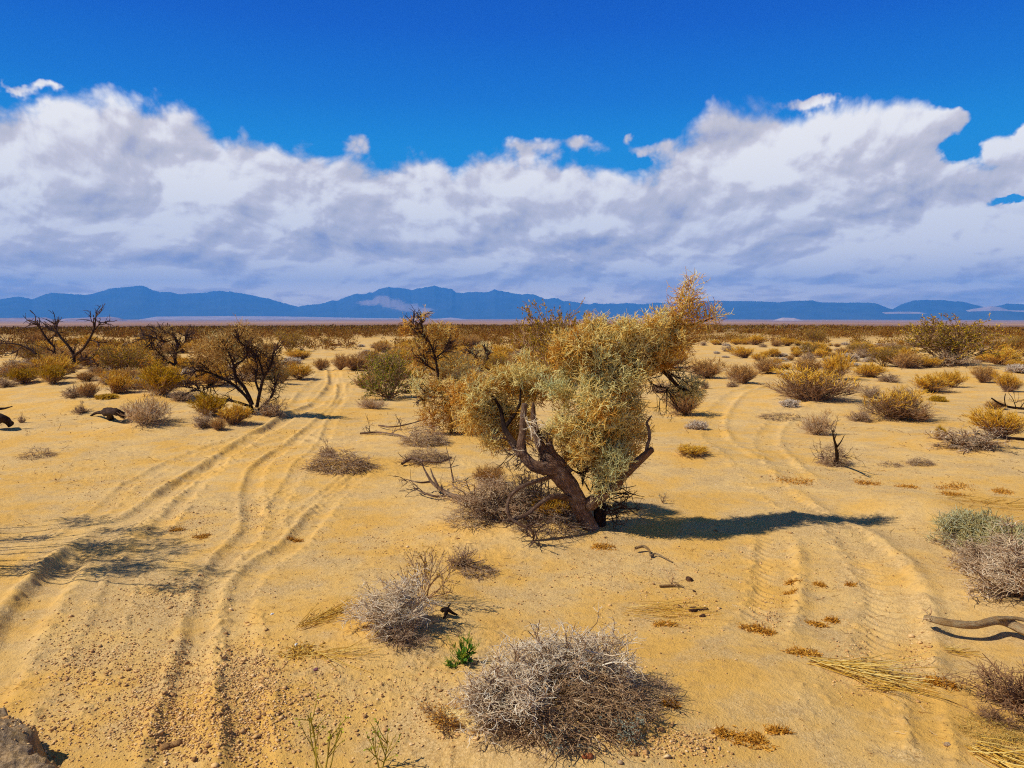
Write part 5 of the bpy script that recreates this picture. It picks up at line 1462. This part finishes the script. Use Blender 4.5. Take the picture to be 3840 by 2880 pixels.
def far_stalk():
    o = hit(1134, 738); root = thing("dead_stalk", o, "pale leaning stalk against the far plain left of the big crown", "stalk"); w = Wood(); Y = o[1]
    w.limb([at(x, y, Y) - o for x, y in [(1134, 740), (1133, 722), (1127, 712), (1120, 704), (1112, 694)]], [.035, .03, .012], 7, .1, 3, 5); w.build("stem", M_LOG, root)


far_stalk()


def lump(x, y, r, label, cat, name, mat, flat=.7, n=3):
    """clod, dung lump or stone: squashed, dented ball pieces in one mesh"""
    o = hit(x, y); V = []; F = []; c = 0
    import bmesh
    for i in range(n):
        bm = bmesh.new(); bmesh.ops.create_icosphere(bm, subdivisions=2, radius=1)
        v = np.array([q.co[:] for q in bm.verts]); f = np.array([[w.index for w in p.verts] for p in bm.faces]); bm.free()
        rr = r * (.6 + .5 * rng.random()); dent = 0.75 + .5 * vnoise(v[:, 0] * 1.7 + 9 * i + x, v[:, 1] * 1.7 + v[:, 2] * 2.3, i + 5)
        v = v * dent[:, None] * rr * np.array([1, .85, flat]) + np.array([(i - (n - 1) / 2) * r * .95, .3 * r * rng.standard_normal(), rr * flat * .45])
        V.append(v); F.append(f + c); c += len(v)
    ob = mesh_obj(name, np.vstack(V), np.vstack(F), mat, None, True); ob.location = o; ob.rotation_euler = (0, 0, rng.random() * 6)
    tag(ob, label, cat)


def plain_mat(name, c0, c1, sc=30):
    m, nt, b = new_mat(name, .95); tc = nt.nodes.new('ShaderNodeTexCoord')
    col = mixc(ramp01(noise(tc.outputs['Object'], sc, 4, .65), .35, .65), c0, c1); nt.links.new(col, b.inputs['Base Color'])
    bp = nt.nodes.new('ShaderNodeBump'); bp.inputs['Distance'].default_value = .01; nt.links.new(noise(tc.outputs['Object'], sc * 3, 4, .7).s, bp.inputs['Height']); nt.links.new(bp.outputs[0], b.inputs['Normal'])
    return m


M_DUNG = plain_mat("dried_dung", lin(58, 38, 28), lin(104, 72, 48)); M_STONE = plain_mat("desert_stone", lin(150, 118, 86), lin(206, 178, 140)); M_PAPER = plain_mat("white_scrap", lin(225, 222, 215), lin(250, 248, 244))
M_LEAF = plain_mat("mauve_leaf", lin(120, 72, 80), lin(156, 104, 108))
lump(1488, 1254, .035, "dark dung lump right of the short grey twig", "dung", "dung_lump", M_DUNG, .7, 2)
lump(1509, 1318, .04, "larger dark dung pile below the first dung lump", "dung", "dung_pile", M_DUNG, .6, 4)
lump(1516, 1332, .022, "small dark dung crumb under the larger pile", "dung", "dung_lump", M_DUNG, .7, 2)
lump(1500, 1278, .014, "tiny dark dung crumb between the lump and the pile", "dung", "dung_lump", M_DUNG, .7, 2)
lump(640, 1395, .013, "upright white paper scrap in the yellow litter clump", "scrap", "paper_scrap", M_PAPER, 1.3, 3)
lump(588, 1327, .012, "white crumpled scrap alone on the sand right of the ruts", "scrap", "paper_scrap", M_PAPER, .6, 3)
lump(682, 1446, .016, "mauve dead leaf on the sand right of the ruts", "leaf", "dead_leaf", M_LEAF, .3, 2)
lump(1008, 1556, .09, "pale sandstone block by the rust-brown plant", "stone", "sandstone_block", plain_mat("sandstone", lin(206, 166, 96), lin(236, 206, 138)), .45, 3)
lump(1268, 1637, .026, "reddish stone below the front of the big foreground tangle", "stone", "stone", plain_mat("red_stone", lin(140, 74, 40), lin(176, 104, 62)), .5, 2)
lump(1340, 1648, .03, "whitish stone among gravel at the bottom edge", "stone", "stone", M_STONE, .6, 1)
lump(2046, 1610, .025, "pale pebble near the bottom edge right of the wheel trough", "stone", "stone", M_STONE, .6, 1)
lump(368, 1610, .034, "dark clod in the gravel of the left ruts", "clod", "clod", plain_mat("dark_clod", lin(140, 100, 58), lin(184, 138, 84)), .5, 3)


def thin_plant(x, y, label, hm, n=3):
    o = hit(x, y); root = thing("yellow_weed", o, label, "plant"); b = Brush(); t = Brush()
    p = grow(disc(n, .03), np.array([(.25, 0, 1), (-.3, .1, 1), (.0, -.1, 1), (.4, 0, .9)])[:n], hm * (.7 + .4 * rng.random(n)), 7, .07, .02); b.add(p, .005, .003, .5 + .2 * rng.random(n), 4)
    s, d, _ = spawn(p, 16, .25, .95, .6, .15); p1 = grow(s, d, .16, 5, .1, .05); b.add(p1, .0035, .002, .6)
    s, d, _ = spawn(np.concatenate([p1[:, -3:], p[:, -3:]]), 60, .5, 1, .8); t.leaves(s, d, .018, .006, .8)
    b.build("stems", M_HERBY, root); t.build("flowers", M_HERB, root)


M_HERBY = twig_mat("yellow_green_stems", [(0, lin(120, 110, 30)), (0.5, lin(160, 140, 44)), (1, lin(190, 170, 70))])
thin_plant(694, 1690, "spindly yellow-green weed rising from the bottom edge left of centre", .42, 4)
thin_plant(818, 1665, "very thin yellow weed at the bottom edge below the pale whitish bush", .24, 2)

# ------------------------------------------------------------------ low shrubs over the middle flat (individuals)
MID = {'gold': "low golden shrub among the mixed shrubs of the middle flat", 'rust': "low rusty brown shrub among the mixed shrubs of the middle flat",
       'grey': "low grey twiggy shrub among the mixed shrubs of the middle flat", 'pale': "small silvery dome shrub among the mixed shrubs of the middle flat", 'creosote': "tall olive creosote among the low shrubs of the middle flat"}
KINDN = {'gold': 'golden_bush', 'rust': 'brown_bush', 'grey': 'twiggy_bush', 'pale': 'silvery_bush', 'creosote': 'creosote_bush'}
_taken = [(e[2], e[3], e[4]) for e in SH] + [(547, 899, 60), (985, 936, 60), (157, 806, 30), (383, 806, 30)]
g5 = np.random.default_rng(5); n_mid = 0; tries = 0
while n_mid < 400 and tries < 30000:
    tries += 1
    u = g5.random(); x = -40 + (680 if g5.random() < .36 else 2290) * g5.random()
    if vnoise(np.array([x * .012]), np.array([u * 5.0]), 3)[0] < .34 + .2 * g5.random(): continue
    dense = x < 620 or 800 < x < 1200
    y = 744 + (92 if dense else 56) * u ** 1.25
    D = CAM_H * FPX / (y - 681.0)
    wm = 0.6 + 1.1 * g5.random() ** 1.5; w = wm * FPX / D
    left = x < 1150
    if y > 752 and 640 + (800 - y) * .4 < x < 790: continue
    if not left and y > 775 and 1530 < x < 1640 and g5.random() < .8: continue
    if not dense and y > 775 and g5.random() < .45: continue
    if any(abs(x - tx) < (tw + w) * .33 and abs(y - ty) < 7 for tx, ty, tw in _taken): continue
    r = g5.random()
    if left: kd = 'rust' if r < .30 else 'gold' if r < .58 else 'grey' if r < .82 else 'pale' if r < .95 else 'creosote'
    else: kd = 'pale' if r < .32 else 'gold' if r < .58 else 'rust' if r < .72 else 'grey' if r < .93 else 'creosote'
    hh = {'gold': .6, 'rust': .62, 'grey': .5, 'pale': .55, 'creosote': .95}[kd] * w * (.8 + .4 * g5.random())
    key = kd if kd == 'creosote' else kd + 'abcd'[int(g5.random() * 4)]
    shrub(KINDN[kd], key, x, y, w, hh, MID[kd], KINDN[kd].replace('_', ' '), 'low shrubs of the middle flat: ' + kd)
    _taken.append((x, y, w)); n_mid += 1


# ------------------------------------------------------------------ scrub: the far creosote flat that reads as one mass
def far_scrub():
    b = Brush(); g = np.random.default_rng(9)
    pos = []
    for r0, r1, n in [(58, 110, 1500), (110, 170, 1900), (170, 300, 2600), (300, 520, 2200)]:
        r = np.sqrt(r0 ** 2 + (r1 ** 2 - r0 ** 2) * g.random(n)); a = np.radians(-41 + 82 * g.random(n))
        keep = fbm(r * np.sin(a) * .05, r * np.cos(a) * .05, 3, 13) + (.25 if r0 > 100 else 0) > .46
        pos.append(np.stack([r * np.sin(a), r * np.cos(a)], 1)[keep])
    P_ = np.vstack(pos); z = height(P_[:, 0], P_[:, 1]); R_ = np.hypot(P_[:, 0], P_[:, 1])
    hue = g.random(len(P_)) * .5 + .4 * fbm(P_[:, 0] * .03, P_[:, 1] * .03, 2, 17)
    for lo, hi, nb, wd in [(0, 110, 120, .055), (110, 170, 70, .085), (170, 300, 34, .16), (300, 600, 20, .26)]:
        k = np.where((R_ >= lo) & (R_ < hi))[0]; m = len(k)
        if not m: continue
        sz = .7 + .75 * g.random(m); hgt = (.5 + .6 * g.random(m)) * (1.0 if lo < 100 else .62)
        i = np.repeat(np.arange(m), nb); n = len(i)
        d = dome_dirs(n, .05, 1, g); q = (.35 + .65 * g.random(n))[:, None]
        s = np.stack([P_[k][i, 0], P_[k][i, 1], z[k][i]], 1) + d * q * np.stack([sz[i] * .62, sz[i] * .62, hgt[i] * 1.05], 1)
        dd = nrm(d + .7 * g.standard_normal((n, 3)) + np.array([0, 0, .5]))
        b.leaves(s, dd, wd * 3.2 * (.6 + .8 * g.random(n)), wd * .62, np.clip(hue[k][i] + .16 * g.standard_normal(n), 0, 1))
    o = b.build("scrub", M_FARSCRUB); tag(o, kind='stuff')


M_FARSCRUB = twig_mat("far_creosote", [(0, lin(96, 60, 18)), (0.3, lin(130, 84, 20)), (0.55, lin(156, 106, 38)), (0.75, lin(134, 112, 26)), (0.88, lin(166, 132, 90)), (1, lin(206, 166, 104))])
far_scrub()


# ------------------------------------------------------------------ gravel and small loose litter
def gravel():
    g = np.random.default_rng(21)
    pts = []
    for x, y, rx, ry, n in [(440, 1600, 110, 60, 1500), (330, 1590, 90, 60, 900), (560, 1560, 60, 110, 1300), (520, 1480, 70, 70, 900), (380, 1480, 110, 60, 1100), (230, 1420, 110, 80, 900), (380, 1300, 80, 40, 600), (150, 1450, 60, 60, 400),
                            (680, 1560, 80, 80, 700), (110, 1600, 120, 60, 700), (250, 1050, 90, 26, 500), (420, 1130, 60, 40, 400), (560, 1120, 40, 40, 350), (1350, 1240, 160, 40, 420), (1480, 1320, 60, 30, 250), (1380, 1640, 90, 30, 500),
                            (1500, 1630, 60, 30, 260), (1850, 1430, 50, 60, 330), (1980, 1420, 30, 60, 260), (1660, 1330, 26, 50, 220), (900, 1560, 120, 80, 500), (1830, 1040, 200, 30, 500), (1700, 1200, 200, 60, 420), (860, 1180, 120, 40, 300), (1100, 1300, 500, 240, 1500), (600, 1000, 60, 26, 260)]:
        px = x + rx * g.standard_normal(n) * .7; py = np.minimum(y + ry * g.standard_normal(n) * .7, 1720)
        d = np.stack([view_dir(a, b) for a, b in zip(px, py)]); t = -CAM_H / d[:, 2]
        pts.append(np.stack([d[:, 0] * t, d[:, 1] * t], 1))
    P_ = np.vstack(pts); n = len(P_); z = height(P_[:, 0], P_[:, 1])
    oc = np.array([[1, 0, 0], [-1, 0, 0], [0, 1, 0], [0, -1, 0], [0, 0, 1], [0, 0, -1], [.6, .6, .55], [-.6, .55, .5], [.55, -.6, .5], [-.6, -.6, .55]], float)
    fc = np.array([[0, 6, 8], [0, 2, 6], [2, 7, 6], [2, 1, 7], [1, 9, 7], [1, 3, 9], [3, 8, 9], [3, 0, 8], [4, 6, 7], [4, 7, 9], [4, 9, 8], [4, 8, 6], [0, 5, 2], [2, 5, 1], [1, 5, 3], [3, 5, 0]])
    sz = .0035 + .0055 * g.random(n) ** 2.5 + .010 * (g.random(n) > .99)
    v = oc[None] * (1 + .35 * g.standard_normal((n, 10, 1))) * sz[:, None, None] * np.stack([1 + .4 * g.random(n), 1 + .4 * g.random(n), .65 + .2 * g.random(n)], 1)[:, None]
    a = g.random(n) * 6.28; c, s = np.cos(a)[:, None], np.sin(a)[:, None]
    v = np.stack([v[..., 0] * c - v[..., 1] * s, v[..., 0] * s + v[..., 1] * c, v[..., 2]], -1)
    v += np.stack([P_[:, 0], P_[:, 1], z + sz * .3], 1)[:, None]
    f = fc[None] + (np.arange(n) * 10)[:, None, None]
    o = mesh_obj("gravel", v.reshape(-1, 3), f.reshape(-1, 3), M_GRAV, None, False, {'tint': np.repeat(g.random(n), 10)}); tag(o, kind='stuff')


M_GRAV = twig_mat("gravel_stones", [(0, lin(140, 100, 62)), (0.3, lin(198, 150, 92)), (0.7, lin(226, 180, 116)), (0.93, lin(238, 204, 152)), (1, lin(246, 232, 206))])
gravel()


def ground_litter():
    g = np.random.default_rng(23); n = 5200; b = Brush()
    py = 900 + 760 * g.random(n) ** 1.3; px = -30 + 2270 * g.random(n)
    d = np.stack([view_dir(a, c) for a, c in zip(px, py)]); t = -CAM_H / d[:, 2]; x, y = d[:, 0] * t, d[:, 1] * t
    keep = fbm(x * .7, y * .7, 3, 77) > .45 + .12 * g.random(n); x, y = x[keep], y[keep]; n = len(x)
    s = np.stack([x, y, height(x, y) + .004], 1); a = g.random(n) * 6.28
    dd = np.stack([np.cos(a), np.sin(a), .12 * g.random(n)], 1); far = np.hypot(x, y) / 8
    p = grow(s, dd, (.02 + .09 * g.random(n) ** 3) * far, 4, .3, -.01); b.add(p, .0022 * far, .0014 * far, g.random(n))
    o = b.build("ground_litter", M_FLECK); tag(o, kind='stuff')


M_FLECK = twig_mat("litter_flecks", [(0, lin(70, 42, 24)), (0.35, lin(128, 82, 34)), (0.65, lin(176, 122, 46)), (0.85, lin(196, 160, 110)), (1, lin(232, 214, 186))])
ground_litter()
